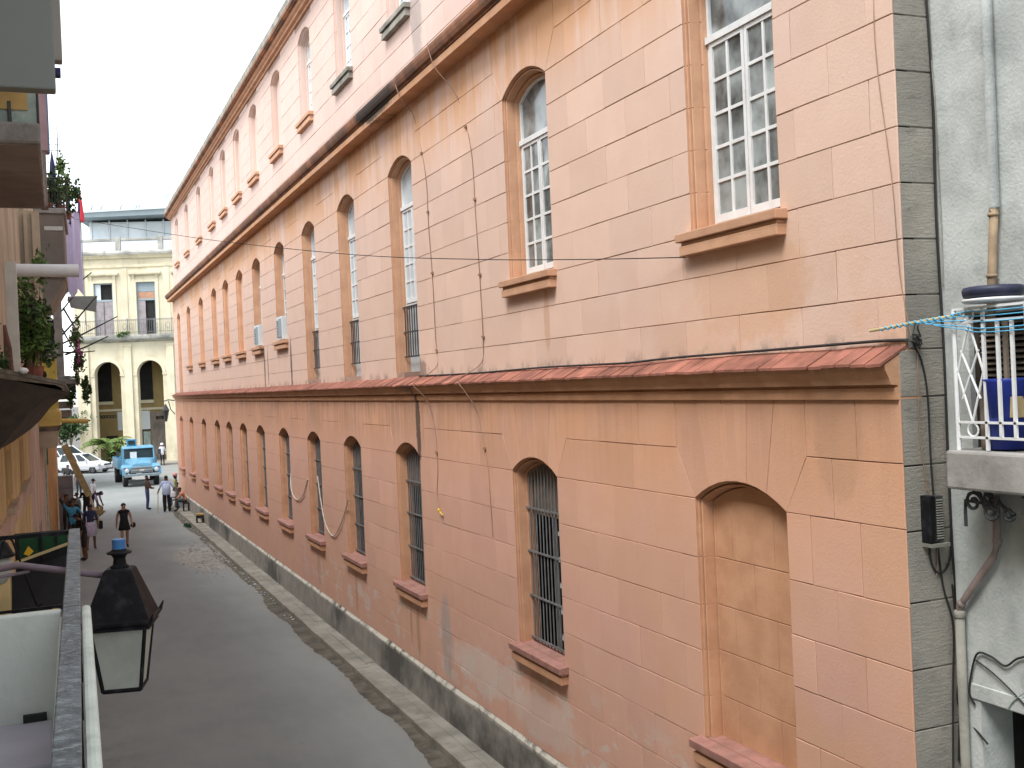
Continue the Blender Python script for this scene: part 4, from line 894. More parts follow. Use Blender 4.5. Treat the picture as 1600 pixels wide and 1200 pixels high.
m = MB(); m.tube([(-.035, 12.1, 8.38), (-.035, 12.1, 9.5)], .014, 6); m.tube([(-.30, 12.08, 8.38), (-.30, 12.08, 8.6)], .02, 5); m.build('rail_post', 'iron', YH)
m = MB(); m.prism([(-.05, 16.0), (.065, 16.0), (.07, 16.3), (-.05, 16.3)], 8.95, 10.6, 'z'); m.build('rose_pillar', 'rosepurple', YH)
m = MB(); m.prism([(-.06, 16.02), (.03, 16.02), (.03, 16.4), (-.06, 16.4)], 8.2, 8.95, 'z'); m.build('pillar_foot', 'brown', YH)
m = MB(); m.tube([(.075, 16, 8.9), (.075, 16, 10.3)], .008, 5); m.build('pillar_pipe', 'c_blue', YH)
# bush on the eave
t = thing('terrace_bush', 'tall leafy green bush in pots on the ledge below the white pipe', 'plant', (-.3, 20, 5.9))
m = MB(); m.foliage((0, 0, 1.0), (.30, .5, .75), 1500, .10, 0, 14, .2); m.build('foliage', 'leaf', t)
m = MB(); m.foliage((.02, .2, .75), (.30, .6, .7), 900, .10, 0, 12, .2); m.build('inner_foliage', 'leafdark', t)
m = MB()
for k in range(9): m.tube([(random.uniform(-.1, .1), 0, 0), (random.uniform(-.2, .2), random.uniform(-.2, .2), .9), (random.uniform(-.3, .25), random.uniform(-.3, .3), 1.6)], [.02, .012, .004], 5)
m.build('stems', 'bark', t)
m = MB(); m.lathe([(.12, 0), (.16, .22), (.17, .24), (.15, .24)], (0, 0, 0), 12); m.build('pot', 'tile', t)
m = MB(); m.foliage((.24, 0, .95), (.03, .05, .03), 12, .07); m.build('red_flower', 'red', t)
# small shrub tuft on the left edge
t = thing('eave_shrub', 'dark mossy shrub growing at the left end of the tiled eave', 'plant', (-.62, 13.5, 5.85))
m = MB(); m.foliage((0, 0, .28), (.16, .4, .28), 700, .05); m.build('foliage', 'leafdark', t); m = MB(); m.tube([(0, 0, -.05), (0, 0, .3)], .02, 5); m.build('stem', 'bark', t)

# --- brown house: planted balcony box, yellow parapet, corbelled cornice
BH = thing('brown_house', 'sooty brown house with a planted balcony box and a yellow corbel below', 'house', (-.4, 28, 0), world=True)
m = MB(); house_block(m, 23.45, 35.8, 4.9, 11.2); m.build('upper_wall', 'beige', BH)
m = MB(); house_block(m, 23.45, 35.8, 0, 4.9, dx=.0); m.build('lower_wall', 'pinkwall', BH)
m = MB(); m.prism([(XW(22)-.25, 23.3), (-.13, 23.3), (-.13, 23.44), (XW(22)-.25, 23.44)], 6.7, 9.3, 'z'); m.build('end_pier', 'beige', BH)
for x in (-.42, -.27): MB().box(x, x+.07, 23.22, 23.3, 6.7, 9.25).build('pilaster', 'beige', BH)
m = MB(); m.prism([(-.20, 24), (.32, 24), (.40, 27), (-.2, 27)], 8.05, 9.36, 'z'); m.build('balcony_box', 'brown', BH, bev=.02)
m = MB(); m.prism([(-.24, 23.95), (.37, 23.95), (.45, 27.05), (-.24, 27.05)], 9.36, 9.47, 'z'); m.build('balcony_coping', 'ledge', BH, bev=.015)
m = MB(); m.hexa([(-.2, 24.05, 7.5), (.0, 24.05, 7.5), (.05, 27, 7.5), (-.2, 27, 7.5), (-.2, 24.05, 8.05), (.30, 24.05, 8.05), (.38, 27, 8.05), (-.2, 27, 8.05)]); m.build('corbel', 'brown', BH)
m = MB(); m.box(-.05, .30, 23.985, 24.0, 9.02, 9.1); m.build('pale_strip', 'balconywhite', BH)
rl = MB(); rl.tube([(-.05, 24.1, 10.1), (.40, 24.1, 10.12), (.5, 26.9, 10.12)], .015, 5)
for k in range(9): rl.tube([(-.03+k*.052, 24.1, 9.47), (-.03+k*.052, 24.1, 10.11)], .008, 4)
for k in range(5): rl.tube([(.40+.025*k, 24.1+.6*k, 9.47), (.40+.025*k, 24.1+.6*k, 10.11)], .008, 4)
rl.build('balcony_rail', 'iron', BH)
for (x, y, lb, c, r, n_) in ((.05, 24.4, 'blue grey leafed pot plant on the brown balcony box', 'leafdark', (.18, .3, .32), 320), (.28, 24.6, 'light green spiky pot plant beside the blue grey one', 'leaf', (.16, .3, .5), 380), (.42, 25.4, 'straggling dark plant spilling off the end of the brown balcony', 'leafdark', (.22, .5, .5), 420)):
    t = thing('balcony_plant', lb, 'plant', (x, y, 9.47)); m = MB(); m.foliage((0, 0, r[2]*.9+.1), r, n_, .10); m.build('foliage', c, t); m = MB(); m.tube([(0, 0, 0), (0, 0, .45)], .02, 5); m.lathe([(.07, 0), (.1, .16), (.09, .17)], (0, 0, 0), 10); m.build('pot', 'tile', t)
t = thing('furled_parasol', 'dark furled parasol standing among the balcony plants', 'parasol', (.16, 24.8, 9.47)); m = MB(); m.lathe([(.03, .3), (.075, .7), (.05, 1.05), (.015, 1.28), (.005, 1.33)], (0, 0, 0), 8); m.build('canopy', 'c_navy', t); m = MB(); m.tube([(0, 0, 0), (0, 0, 1.3)], .012, 6); m.build('pole', 'iron', t)
m = MB(); m.prism([(XW(24)-.1, 23.9), (.06, 23.9), (.07, 24.9), (XW(24)-.1, 24.9)], 5.4, 6.45, 'z'); m.build('yellow_parapet', mat('bright_yellow_wall', (.56, .42, .09), .85, .15, 2, dirt=.3, dcol=(.25, .2, .08)), BH)
m = MB(); m.prism([(XW(24)-.1, 23.84), (.10, 23.84), (.11, 24.95), (XW(24)-.1, 24.95)], 6.45, 6.58, 'z'); m.build('parapet_coping', 'ledge', BH, bev=.02)
for k in range(7): MB().box(-.14+k*.026, -.128+k*.026, 23.82, 23.845, 6.35, 6.44).build('dentil', 'balconywhite', BH)
m = MB(); m.box(-.5, -.18, 23.87, 23.9, 5.9, 6.2); m.build('recessed_panel', 'sandwall', BH)
m = MB(); m.ball((-.19, 23.7, 6.08), (.07, .07, .09), 8); tag(m.build('dark_pot', 'c_black', None, smooth=True), 'small round black pot in front of the yellow parapet', 'pot'); m = MB(); m.box(-.28, -.1, 23.6, 23.86, 5.86, 5.99); m.build('pot_ledge', 'ledge', BH)
m = MB(); ring = lambda z, x, e=0: [(-.9, 30-e, z), (x, 30-e, z), (x+.05, 33+e, z), (-.9, 33+e, z)]
m.rings([ring(4.90, .06), ring(4.93, .12, .03), ring(4.97, .10, .02), ring(5.22, .12, .02), ring(5.26, .10, .02), ring(5.34, .03), ring(5.60, -.02), ring(5.75, -.03)], True, True); m.build('yellow_corbel', mat('mustard_plaster', (.50, .36, .11), .85, .14, 1.5, .2, 30, dirt=.3, dcol=(.3, .22, .1)), BH, fix=True)
m = MB(); m.rings([ring(4.36, .0), ring(4.70, .03), ring(4.78, .09, .02)], True, True); m.build('stone_band', 'beige', BH, fix=True)
m = MB(); m.rings([ring(4.785, .08), ring(4.895, .11)], True, True); m.build('mossy_joint', 'mossroof', BH, fix=True)
m = MB(); obox(m, 33.8, 34.4, 0, .04, 0, 4.3); m.build('teal_pilaster', 'teal', BH)
m = MB(); obox(m, 27.2, 28.6, 0, .012, .2, 2.7); m.build('doorway', 'brown', BH)
m = MB(); m.tube([(.09, 33, 4.985), (.85, 33, 4.94)], .066, 12, caps=False); m.tube([(.85, 33, 4.94), (.09, 33, 4.985)], .055, 12, caps=False); tag(m.build('waterspout', 'yellowpipe', None, smooth=True), 'yellow ochre pipe jutting out below the stepped ledges', 'pipe')

# --- dark far-left house with ledges, rods and hanging plants
DH = thing('grey_ledge_house', 'weathered house with stepped grey ledges and an orange ground floor', 'house', (-.2, 40, 0), world=True)
m = MB(); house_block(m, 35.85, 56, 4.4, 10.2); m.build('upper_wall', 'brown', DH)
m = MB(); house_block(m, 35.85, 56, 0, 4.4); m.build('lower_wall', 'orange', DH)
m = MB(); obox(m, 36.3, 37.1, 0, .03, 3.6, 4.3); m.build('mossy_patch', 'leaf', DH)
m = MB(); m.box(.06, .30, 34.3, 34.9, 6.25, 8.5); m.box(.10, .46, 34.2, 35.0, 6.15, 6.27); m.build('grey_pilaster', 'ledge', DH, bev=.02)
m = MB(); m.box(-.2, .06, 34.4, 35.0, 6.25, 7.9); m.build('black_doorway', 'dark', DH)
m = MB()
for k, z in enumerate((5.05, 5.32, 5.58, 5.84)): m.prism([(-.3, 34.0), (.42+.05*k, 34.0), (.48+.05*k, 36.5), (-.3, 36.5)], z, z+.20, 'z')
m.build('stepped_ledge', 'brown', DH, bev=.02)
m = MB(); m.prism([(-.3, 33.9), (.70, 33.9), (.76, 36.6), (-.3, 36.6)], 6.02, 6.16, 'z'); m.build('top_ledge', 'ledge', DH, bev=.02)
m = MB(); m.box(.40, .70, 33.86, 34.2, 6.17, 6.24); m.build('pale_slab', 'teal', DH)
m = MB(); m.rings([[(.28+.0*k+ (.02*math.sin(z*9+k)), 34.2+k*.12, z) for k in range(5)] for z in (8.2, 10.6)], False, False)
sh_ = MB(); n_ = 9
sh_.rings([[(.30+(.50*k/n_)+.02*math.sin(k*2+z), 30.4+.25*k/n_+.05*math.sin(k*1.7), z+(0 if z > 9 else .12*math.sin(k*1.1))) for k in range(n_+1)] for z in (8.33, 8.9, 9.5, 10.0, 10.45)], False, False)
tag(sh_.build('lavender_sheet', 'lavender', None, smooth=True), 'lavender sheet hung out to dry beside the brown balcony', 'sheet')
m = MB(); m.tube([(.1, 30.4, 10.47), (.80, 30.65, 10.47)], .015, 5); m.tube([(.78, 30.7, 9.0), (.80, 30.7, 10.75)], .03, 6); tag(m.build('drying_pole', 'c_navy', None), 'dark pole holding up the lavender sheet', 'pole')
m = MB(); m.hexa([(.55, 39.2, 8.98), (1.46, 39.2, 8.98), (1.44, 41, 9.0), (.55, 41, 9.0), (.55, 39.2, 9.02), (1.48, 39.2, 9.02), (1.46, 41, 9.04), (.55, 41, 9.04)])
m.hexa([(.62, 39.2, 8.64), (1.41, 39.2, 8.48), (1.41, 39.24, 8.48), (.62, 39.24, 8.64), (.56, 39.2, 8.98), (1.46, 39.2, 8.98), (1.46, 39.24, 8.98), (.56, 39.24, 8.98)])
tag(m.build('canvas_awning', mat('grey_canvas', (.12, .125, .12), .85, .1), None), 'grey canvas awning reaching over the street from the weathered house', 'awning')
rods = [((-.30, 35, 8.2), (1.15, 34, 9.25)), ((-.1, 35, 7.75), (.75, 34.5, 8.75)), ((-.2, 35.6, 7.05), (1.8, 34, 7.95)), ((.1, 35, 7.3), (1.25, 34, 8.55)), ((.35, 34.8, 6.9), (1.5, 33.6, 7.35)), ((.3, 34.9, 6.98), (1.15, 34.4, 6.97)), ((-.1, 30, 7.9), (.12, 29, 8.65)), ((.2, 35, 7.9), (.6, 34.4, 7.0)), ((.35, 35, 8.3), (.85, 34.3, 7.3))]
t = thing('rod_bundle', 'bare dark rods and poles sticking out over the ledges', 'rods', (.3, 34.8, 7.5), world=True)
for a, b in rods: MB().tube([a, ((a[0]+b[0])/2, (a[1]+b[1])/2, (a[2]+b[2])/2-.03), b], [.03, .024, .016], 6).build('rod', 'iron', t)
for (x, y, z, r, lb, fl, c) in ((.66, 33.8, 6.6, (.16, .3, .5), 'hanging creeper with magenta flowers over the ledges', 'flower', 'leafdark'), (.86, 33.7, 5.75, (.12, .25, .38), 'dark creeper trailing below the pale slab', None, 'leafdark'), (.62, 34.3, 7.35, (.16, .3, .4), 'dry twiggy plant among the rods', None, 'leaf'), (.40, 33.9, 5.7, (.16, .2, .3), 'purple leafed plant in front of the stepped ledges', None, 'leafdark')):
    t = thing('creeper', lb, 'plant', (x, y, z)); m = MB(); m.foliage((0, 0, 0), r, 320, .10, 0, 7); m.build('foliage', c, t)
    if fl: m = MB(); m.foliage((.02, -.1, .1), r, 90, .09, 0, 6); m.build('blossom', fl, t)
    m = MB(); m.tube([(0, .2, r[2]), (.02, 0, 0), (.0, 0, -r[2])], .012, 4); m.build('stem', 'bark', t)
m = MB()
for k in range(4): m.tube([(.14+.13*k, 40.0, 13.6), (.14+.13*k, 40.0, 14.15+.08*k)], .010, 4)
for z in (13.62, 14.05, 14.25, 14.45): m.tube([(.12, 40, z), (.72, 40.1, z+.02)], .009, 4)
m.tube([(.40, 40.1, 10.2), (.46, 40.1, 14.9)], .016, 5); tag(m.build('aerial', 'iron', None), 'thin television aerial above the left roofs', 'aerial')
m = MB(); m.prism([(-.02, 48.7), (.55, 48.7), (.56, 49.3), (-.02, 49.3)], .0, 2.42, 'z'); g = m.build('metal_gate', 'gatemetal', None, bev=.01); tag(g, 'grey sheet metal shutter panel beside the orange wall', 'gate')
for k in range(5): MB().box(-.02, .555, 48.675, 48.699, .48*k+.02, .48*k+.46).build('metal_panel', 'gatemetal', g)

# ================================================================== arcaded building closing the street
AB = thing('arcaded_building', 'cream two storey building with tall arches closing the end of the street', 'building', (6.0, 96, 0), rz=-R(18.6))
AC = [-1.95+3.46*k for k in range(5)]; AS, AR, AT = 7.55, 1.05, 10.15; UL, UR = -4.45, 14.0
m = MB(); e = [UL]+[v for c in AC for v in (c-AR, c+AR)]+[UR]
for k in range(0, len(e), 2): m.box(e[k], e[k+1], 0, .75, 0, AS)
for c in AC:
    pts = [(c-AR*math.cos(math.pi*i/14), AS+AR*math.sin(math.pi*i/14)) for i in range(15)]
    for i in range(14):
        (a, b), (a2, b2) = pts[i], pts[i+1]; m.hexa([(a, 0, b), (a2, 0, b2), (a2, .75, b2), (a, .75, b), (a, 0, AT), (a2, 0, AT), (a2, .75, AT), (a, .75, AT)])
for k in range(0, len(e), 2): m.box(e[k], e[k+1], 0, .75, AS, AT)
m.build('arcade_wall', 'cream', AB, fix=False)
for c in AC:
    m = MB(); n = 16; rg = []
    for i in range(n+1):
        t = math.pi*i/n; rg.append([(c-r*math.cos(t), d, AS+r*math.sin(t)) for r, d in ((AR+.0, -.002), (AR, -.07), (AR+.22, -.07), (AR+.24, -.002))])
    m.rings(rg, True, True); m.build('archivolt', 'creamtrim', AB, fix=True)
for k in range(0, len(e), 2):
    mid = (e[k]+e[k+1])/2 if k else UL+.75
    m = MB(); m.box(mid-.30, mid+.30, -.16, -.003, 0, AT-.35); m.box(mid-.36, mid+.36, -.2, -.003, AT-.35, AT-.2); m.box(mid-.36, mid+.36, -.2, -.003, 0, .7); m.build('pilaster', 'creamtrim', AB, bev=.02)
    for a, b in ((e[k], mid-.36), (mid+.36, e[k+1])):
        if b > a+.05: m = MB(); m.box(a-.04, b, -.06, -.003, AS-.18, AS-.02); m.build('impost', 'creamtrim', AB)
m = MB(); m.box(UL, UR, 3.6, 3.9, 0, AT); m.build('back_wall', 'sandwall', AB)
m = MB(); m.box(UL, UR, .75, 3.6, AT-.25, AT-.05); m.build('arcade_ceiling', 'brown', AB); m = MB(); m.box(UL, UL+.3, .76, 3.59, 0, 3.4); m.build('side_wall', 'sandwall', AB)
for c in AC:
    m = MB(); m.box(c-1.95, c-.72, 3.52, 3.597, 5.3, 8.7); m.build('upper_opening', 'dark', AB)
    m = MB(); m.box(c-2.05, c-.62, 3.40, 3.597, 5.02, 5.28); m.build('sill', 'cream', AB)
m = MB(); m.box(UL+.3, UR, 3.45, 3.597, 4.42, 4.62); m.build('mezzanine_band', 'cream', AB)
for k in range(6):
    m = MB(); m.tube([(-3.75+.24*k+.11*math.cos(t*math.pi/6), 3.57, 3.98+.11*math.sin(t*math.pi/6)) for t in range(13)], .035, 5, caps=False); m.build('ring_vent', 'iron', AB)
for (a, b, z0, z1, mm, nm) in ((-2.3, -1.45, 2.75, 4.35, 'modern', 'white_panel'), (-.45, .45, 2.75, 4.35, 'modern', 'white_panel'), (-.45, .5, 2.62, 2.73, 'iron', 'frame_rail'), (-.4, -.15, .3, 2.6, 'iron', 'door_frame'), (-.15, .42, .3, 2.55, 'teal', 'glazed_door'), (.5, 2.4, .13, 4.2, 'brown', 'dark_doors'), (.95, 1.7, 3.55, 3.85, 'dark', 'name_plate'), (-3.3, -2.35, .3, 2.3, 'dark', 'dark_door')):
    m = MB(); m.box(a, b, 3.53, 3.596, z0, z1); m.build(nm, mm, AB)
# first floor
WC = [-2.0+3.46*k for k in range(5)]; WB, WT = 10.8, 15.15; WH = .78
m = MB(); e = [UL]+[v for c in WC for v in (c-WH, c+WH)]+[UR]
for k in range(0, len(e), 2): m.box(e[k], e[k+1], 0, .5, AT+.001, 17.2)
for c in WC: m.box(c-WH, c+WH, 0, .5, WT, 17.2); m.box(c-WH, c+WH, 0, .5, AT+.001, WB)
m.box(UL, UL+.3, .5, 9, 0, 17.2); m.box(UL, UR, 8.8, 9, 0, 17.2)
m.build('upper_wall', 'cream', AB)
for i, c in enumerate(WC):
    m = MB(); 
    for a in (c-WH-.26, c+WH): m.box(a, a+.26, -.07, -.003, WB, WT+.002)
    m.box(c-WH-.26, c+WH+.26, -.07, -.003, WT, WT+.28); wf = m.build('window', 'creamtrim', AB)
    m = MB(); m.prism([(-.003, 15.72), (-.20, 15.72), (-.28, 15.80), (-.32, 15.80), (-.34, 15.95), (-.003, 16.0)], c-1.3, c+1.3, 'x'); m.build('window_hood', 'creamtrim', wf, fix=True)
    for a in (c-1.05, c+.85): m = MB(); m.prism([(-.003, 15.05), (-.08, 15.15), (-.10, 15.4), (-.22, 15.72), (-.003, 15.72)], a, a+.2, 'x'); m.build('console', 'creamtrim', wf, fix=True)
    m = MB(); m.box(c-WH, c+WH, .30, .34, WB, WT); m.build('dark_room', 'dark', wf)
    m = MB(); m.box(c-WH, c+WH, .12, .2, 13.62, 13.78); m.box(c-WH, c-WH+.1, .12, .2, WB, WT); m.box(c+WH-.1, c+WH, .12, .2, WB, WT); m.box(c-WH+.1, c+WH-.1, .12, .2, WT-.1, WT); m.build('frame', 'slab', wf)
    sides = [(c-WH+.1, c-.05), (c+.0, c+WH-.1)] if i % 2 == 0 else [(c-WH+.1, c-.1)]
    for a, b in sides: m = MB(); m.box(a, b, .14, .19, WB, 13.6); m.build('shutter_leaf', mat('mauve_shutter', (.30, .27, .28), .85, .2, 2), wf)
    if i % 2: 
        m = MB(); m.box(c-WH+.1, c+WH-.1, .15, .18, 14.35, WT-.1); m.build('blue_board', 'slab', wf); m = MB(); m.box(c-WH+.1, c+WH-.1, .15, .18, 13.78, 14.33); m.build('brick_board', mat('brick_board', (.42, .24, .16), .9, .15, 3), wf)
    else: m = MB(); m.box(c-WH+.1, c-.25, .15, .18, 13.78, WT-.1); m.build('pane', 'modernglass', wf)
for k in range(6):
    c = -3.73+3.46*k; m = MB(); m.box(c-.25, c+.25, -.05, -.003, WB, 16.4); m.build('upper_pilaster', 'cream', AB)
def band(nm, prof, mm): return MB().prism(prof, UL-.15, UR, 'x').build(nm, mm, AB, fix=True)
band('entablature', [(.1, 16.42), (-.10, 16.42), (-.12, 16.62), (.1, 16.62)], 'creamtrim')
band('cornice', [(.3, 17.12), (-.22, 17.16), (-.30, 17.28), (-.42, 17.36), (-.46, 17.42), (.3, 17.5)], 'creamtrim')
band('cornice_top', [(.3, 17.5), (-.50, 17.43), (-.52, 17.60), (-.38, 17.78), (.3, 17.85)], 'oldstone')
for k in range(6):
    c = -4.3+3.46*k
    m = MB(); m.box(c, c+.42, -.10, .22, 17.7, 18.95); m.build('parapet_pier', 'oldstone', AB, bev=.03)
    m = MB(); m.box(c+.43, c+3.45, .0, .14, 17.7, 18.62); m.build('parapet_panel', 'modern', AB)
    m = MB(); m.box(c+.43, c+3.45, -.05, .2, 18.63, 18.85); m.build('parapet_coping', 'oldstone', AB, bev=.03)
band('balcony_slab', [(-.003, 10.16), (-.55, 10.35), (-.62, 10.45), (-.66, 10.62), (-.66, 10.76), (-.003, 10.79)], 'oldstone')
m = MB()
for z in (10.95, 11.92, 12.0): m.box(UL-.1, UR, -.60, -.57, z, z+.035)
rl = m.build('balcony_railing', 'greyiron', AB)
m = MB(); u = UL
while u < UR: m.box(u, u+.018, -.595, -.575, 10.79, 12.0); u += .16
m.build('bars', 'greyiron', rl)
m = MB(); u = UL
while u < 4.5:
    if int(u*10) % 2 == 0: m.tube([(u+.24+.17*math.cos(t*.6), -.585, 11.45+.25*math.sin(t*.6)) for t in range(11)], .014, 4)
    u += .5
m.build('scrolls', 'greyiron', rl)
for k in range(6):
    c = UL+.05+2.2*k; m = MB(); m.box(c-.03, c+.03, -.61, -.55, 10.78, 12.1); m.build('railing_post', 'greyiron', rl)
t = thing('ledge_weed', 'tuft of green weeds growing on the balcony edge of the cream building', 'plant', (5.4, 95.4, 10.75)); m = MB(); m.foliage((0, 0, .1), (.5, .15, .2), 120, .18); m.build('foliage', 'leaf', t)
# white modern block behind
MBD = thing('modern_block', 'white modern block with a wide grey roof slab rising behind the cream building', 'building', (6, 125, 0), rz=-R(14))
m = MB(); m.box(-2.2, 20, 1.6, 12, 0, 24.8); m.build('wall', 'modern', MBD)
m = MB(); m.hexa([(-3.2, -.6, 25.0), (22, -.6, 25.6), (22, 13, 25.6), (-3.2, 13, 25.0), (-3.3, -.7, 25.45), (22, -.7, 26.4), (22, 13, 26.4), (-3.3, 13, 25.45)]); m.build('roof_slab', 'slab', MBD)
m = MB(); m.hexa([(-3.35, -.78, 25.46), (22, -.78, 26.41), (22, 13, 26.41), (-3.35, 13, 25.46), (-3.35, -.78, 25.62), (22, -.78, 26.6), (22, 13, 26.6), (-3.35, 13, 25.62)]); m.build('slab_edge', 'modernglass', MBD)
for k in range(10):
    c = -2.0+1.9*k
    m = MB(); m.box(c, c+.10, 1.45, 1.6, 20, 25.0); m.build('mullion', 'modern', MBD)
    m = MB(); m.box(c+.14, c+1.86, 1.52, 1.597, 20.2, 24.6); m.build('window', 'modernglass', MBD)
m = MB(); m.box(-4.5, -1.4, -.2, 3, 17, 22.6); m.build('stair_tower', 'modern', MBD)
for k in range(7): m = MB(); m.box(3.6+.62*k, 4.16+.62*k, .2, .26, 26.5, 27.6); m.build('glass_screen', 'modernglass', MBD)
for k, u in enumerate((-1.6, -.6, 1.4, 3.0, 3.3)): m = MB(); m.tube([(u, 0, 25.9), (u+.25, 0, 26.5)], [.12, .05], 5); m.build('roof_fitting', 'slab', MBD)
t = thing('red_parasol', 'furled red parasol standing on the roofline at the end of the street', 'parasol', (1.9, 70, 16.2)); m = MB(); m.lathe([(.22, .0), (.20, .3), (.12, 1.2), (.04, 1.75), (.01, 1.95)], (0, 0, 0), 8); m.build('canopy', 'red', t); m = MB(); m.tube([(0, 0, -6.2), (0, 0, 1.9)], .03, 6); m.build('pole', 'greyiron', t)
# what stands left of the arcade, behind the parked cars, and carries the parasol terrace
t = thing('corner_house', 'pale house beyond the left corner mostly hidden by the balconies', 'house', (-4, 70, 0)); m = MB(); m.box(-8, 3.0, 0, 12, 0, 10); m.build('wall', 'beige', t)
for (x, y, h, s, lb) in ((1.0, 97.5, 3.6, 1.3, 'dark leafy tree behind the white van'), (.2, 99, 3.0, 1.5, 'bushy green shrub left of the cream arcade')):
    t = thing('street_tree', lb, 'tree', (x, y, 0)); m = MB(); m.tube([(0, 0, 0), (.1, 0, h*.5), (0, .1, h*.8)], [.14, .1, .05], 7); m.tube([(.1, 0, h*.5), (.6, .2, h)], [.06, .03], 5); m.build('trunk', 'bark', t); m = MB(); m.foliage((0, 0, h), (s, s, s*.8), 1100, .3, 0, 16); m.build('crown', 'leafdark', t)
def palm(loc, h, L, lb, nfr=15):
    t = thing('palm', lb, 'palm', loc); m = MB(); m.tube([(0, 0, 0), (.05, 0, h*.5), (0, 0, h)], [.13, .10, .09], 8); m.build('trunk', 'bark', t)
    for k in range(nfr):
        a = 2*math.pi*k/nfr+random.uniform(-.2, .2); up = random.uniform(.25, 1.1); m = MB(); pr = None
        for i in range(9):
            s = i/8*L; p = Vector((math.cos(a)*s*math.cos(up*.6), math.sin(a)*s*math.cos(up*.6), h+s*math.sin(up)-.55*s*s/L))
            if pr is not None:
                m.tube([pr, p], .012, 3); sd_ = Vector((-math.sin(a), math.cos(a), 0)); dn = Vector((0, 0, -.28))
                for q in (-1, 1):
                    ll = .42*L*(1-abs(i/8-.45)); tip = p+sd_*q*ll*.75+dn*ll+(p-pr).normalized()*ll*.5; wv = (p-pr)*.45; m.add([p-wv, p+wv, tip], [(0, 1, 2)])
            pr = p
        m.build('frond', 'palmleaf', t)
palm((3.75, 92.8, 0), 1.7, 2.1, 'young palm with arching fronds in front of the left arch', 24); palm((4.75, 92.5, 0), 1.1, 1.5, 'low palm beside the young palm near the blue truck', 18)
t = thing('planter_shrub', 'low clump of yellowish stems under the palms by the kerb', 'plant', (4.6, 92.3, .13)); m = MB()
for k in range(26): m.tube([(random.uniform(-.9, .9), random.uniform(-.2, .2), 0), (random.uniform(-1, 1), random.uniform(-.3, .3), random.uniform(.7, 1.2))], [.05, .02], 4)
m.build('stems', 'palewood', t); m = MB(); m.foliage((0, 0, .7), (.9, .3, .4), 260, .22); m.build('foliage', 'leaf', t)

# ================================================================== vehicles (fronts face local -Y)
def wheel(parent, x, y, r, w_):
    m = MB(); n = 20; m.rings([[(x+dx, y+q*math.cos(2*math.pi*k/n), r+q*math.sin(2*math.pi*k/n)) for k in range(n)] for dx, q in ((-w_/2, r*.6), (-w_/2, r*.93), (-w_/2+.04, r), (w_/2-.04, r), (w_/2, r*.93), (w_/2, r*.6))], True, True)
    wo = m.build('wheel', 'tyre', parent, fix=True)
    sx_ = 1 if x > 0 else -1; m = MB(); m.rings([[(x+sx_*dx, y+q*math.cos(2*math.pi*k/n), r+q*math.sin(2*math.pi*k/n)) for k in range(n)] for dx, q in ((w_/2-.03, r*.62), (w_/2+.005, r*.58), (w_/2-.02, r*.3), (w_/2+.02, r*.18), (w_/2+.02, .01))], True, True); m.build('rim', 'rim', wo, fix=True)
TK = thing('blue_truck', 'old light blue bonneted truck driving up the street', 'truck', (4.78, 72.0, 0), rz=R(1.5))
def sect(y, pts): return [(x, y, z) for x, z in pts]
def hoodsec(y, wb, wt, zb, zt): return sect(y, [(-wb, zb), (-wb, zt-.18), (-wt, zt-.03), (-wt*.5, zt+.02), (wt*.5, zt+.02), (wt, zt-.03), (wb, zt-.18), (wb, zb)])
m = MB(); m.rings([hoodsec(-.72, .60, .50, .85, 1.42), hoodsec(-.66, .64, .56, .85, 1.52), hoodsec(.0, .70, .62, .85, 1.62), hoodsec(.75, .86, .78, .85, 1.70)], True, True); m.build('bonnet', 'truckblue', TK, fix=True, bev=.02)
for s in (-1, 1):
    m = MB(); pr = [(.62, -.80), (.62, .95)]
    rg = []
    for k in range(9):
        t_ = k/8; y = -.82+1.75*t_; z = .95+.42*math.sin(math.pi*min(1, .16+t_*.84))**.6
        rg.append([(s*.60, y, z+.02), (s*1.08, y, z), (s*1.16, y, z-.10), (s*1.16, y, z-.26 if .12 < t_ < .88 else .72), (s*1.10, y, z-.24 if .12 < t_ < .88 else .72), (s*.60, y, z-.1)])
    m.rings(rg, True, True); m.build('fender', 'truckblue', TK, fix=True)
    m = MB(); m.lathe([(.13, 0), (.13, .05), (.11, .09), (.02, .11)], (0, 0, 0), 14); o = m.build('headlight', 'headlight', TK); o.rotation_euler = (R(90), 0, 0); o.location = (s*.87, -.83, 1.03)
    m = MB(); m.box(s*.76, s*.98, -.845, -.825, .87, 1.19); m.build('lamp_panel', 'truckgrey', TK, bev=.03)
    m = MB(); m.box(s*1.0-.05, s*1.0+.05, -.85, -.82, 1.16, 1.22); m.build('indicator', 'tail', TK)
    m = MB(); m.tube([(s*1.02, .75, 1.75), (s*1.25, .60, 1.80), (s*1.25, .60, 2.1)], .015, 5); m.box(s*1.25-.09, s*1.25+.09, .57, .61, 1.85, 2.2); m.build('wing_mirror', 'iron', TK)
m = MB(); m.box(-.68, .68, -.80, -.70, .85, 1.24); m.build('grille_shell', 'truckgrey', TK, bev=.03)
for k in range(5): m = MB(); m.box(-.60, .60, -.83, -.803, .90+.065*k, .93+.065*k); m.build('grille_bar', 'bumper' if k == 2 else 'rim', TK)
m = MB(); m.box(-.14, .14, -.845, -.832, .98, 1.08); m.build('emblem', 'bumper', TK)
m = MB(); m.box(-1.05, 1.05, -.98, -.86, .62, .82); m.build('bumper', 'truckgrey', TK, bev=.03)
m = MB(); m.box(-.42, .42, -1.0, -.984, .47, .68); m.build('number_plate', 'bumper', TK)
m = MB(); m.box(-.62, -.42, -.99, -.96, .50, .66); m.build('tow_plate', 'bumper', TK)
m = MB(); sec = lambda y, w0, z0, w1, z1: [(-w0, y, z0), (w0, y, z0), (w1, y, z1), (-w1, y, z1)]
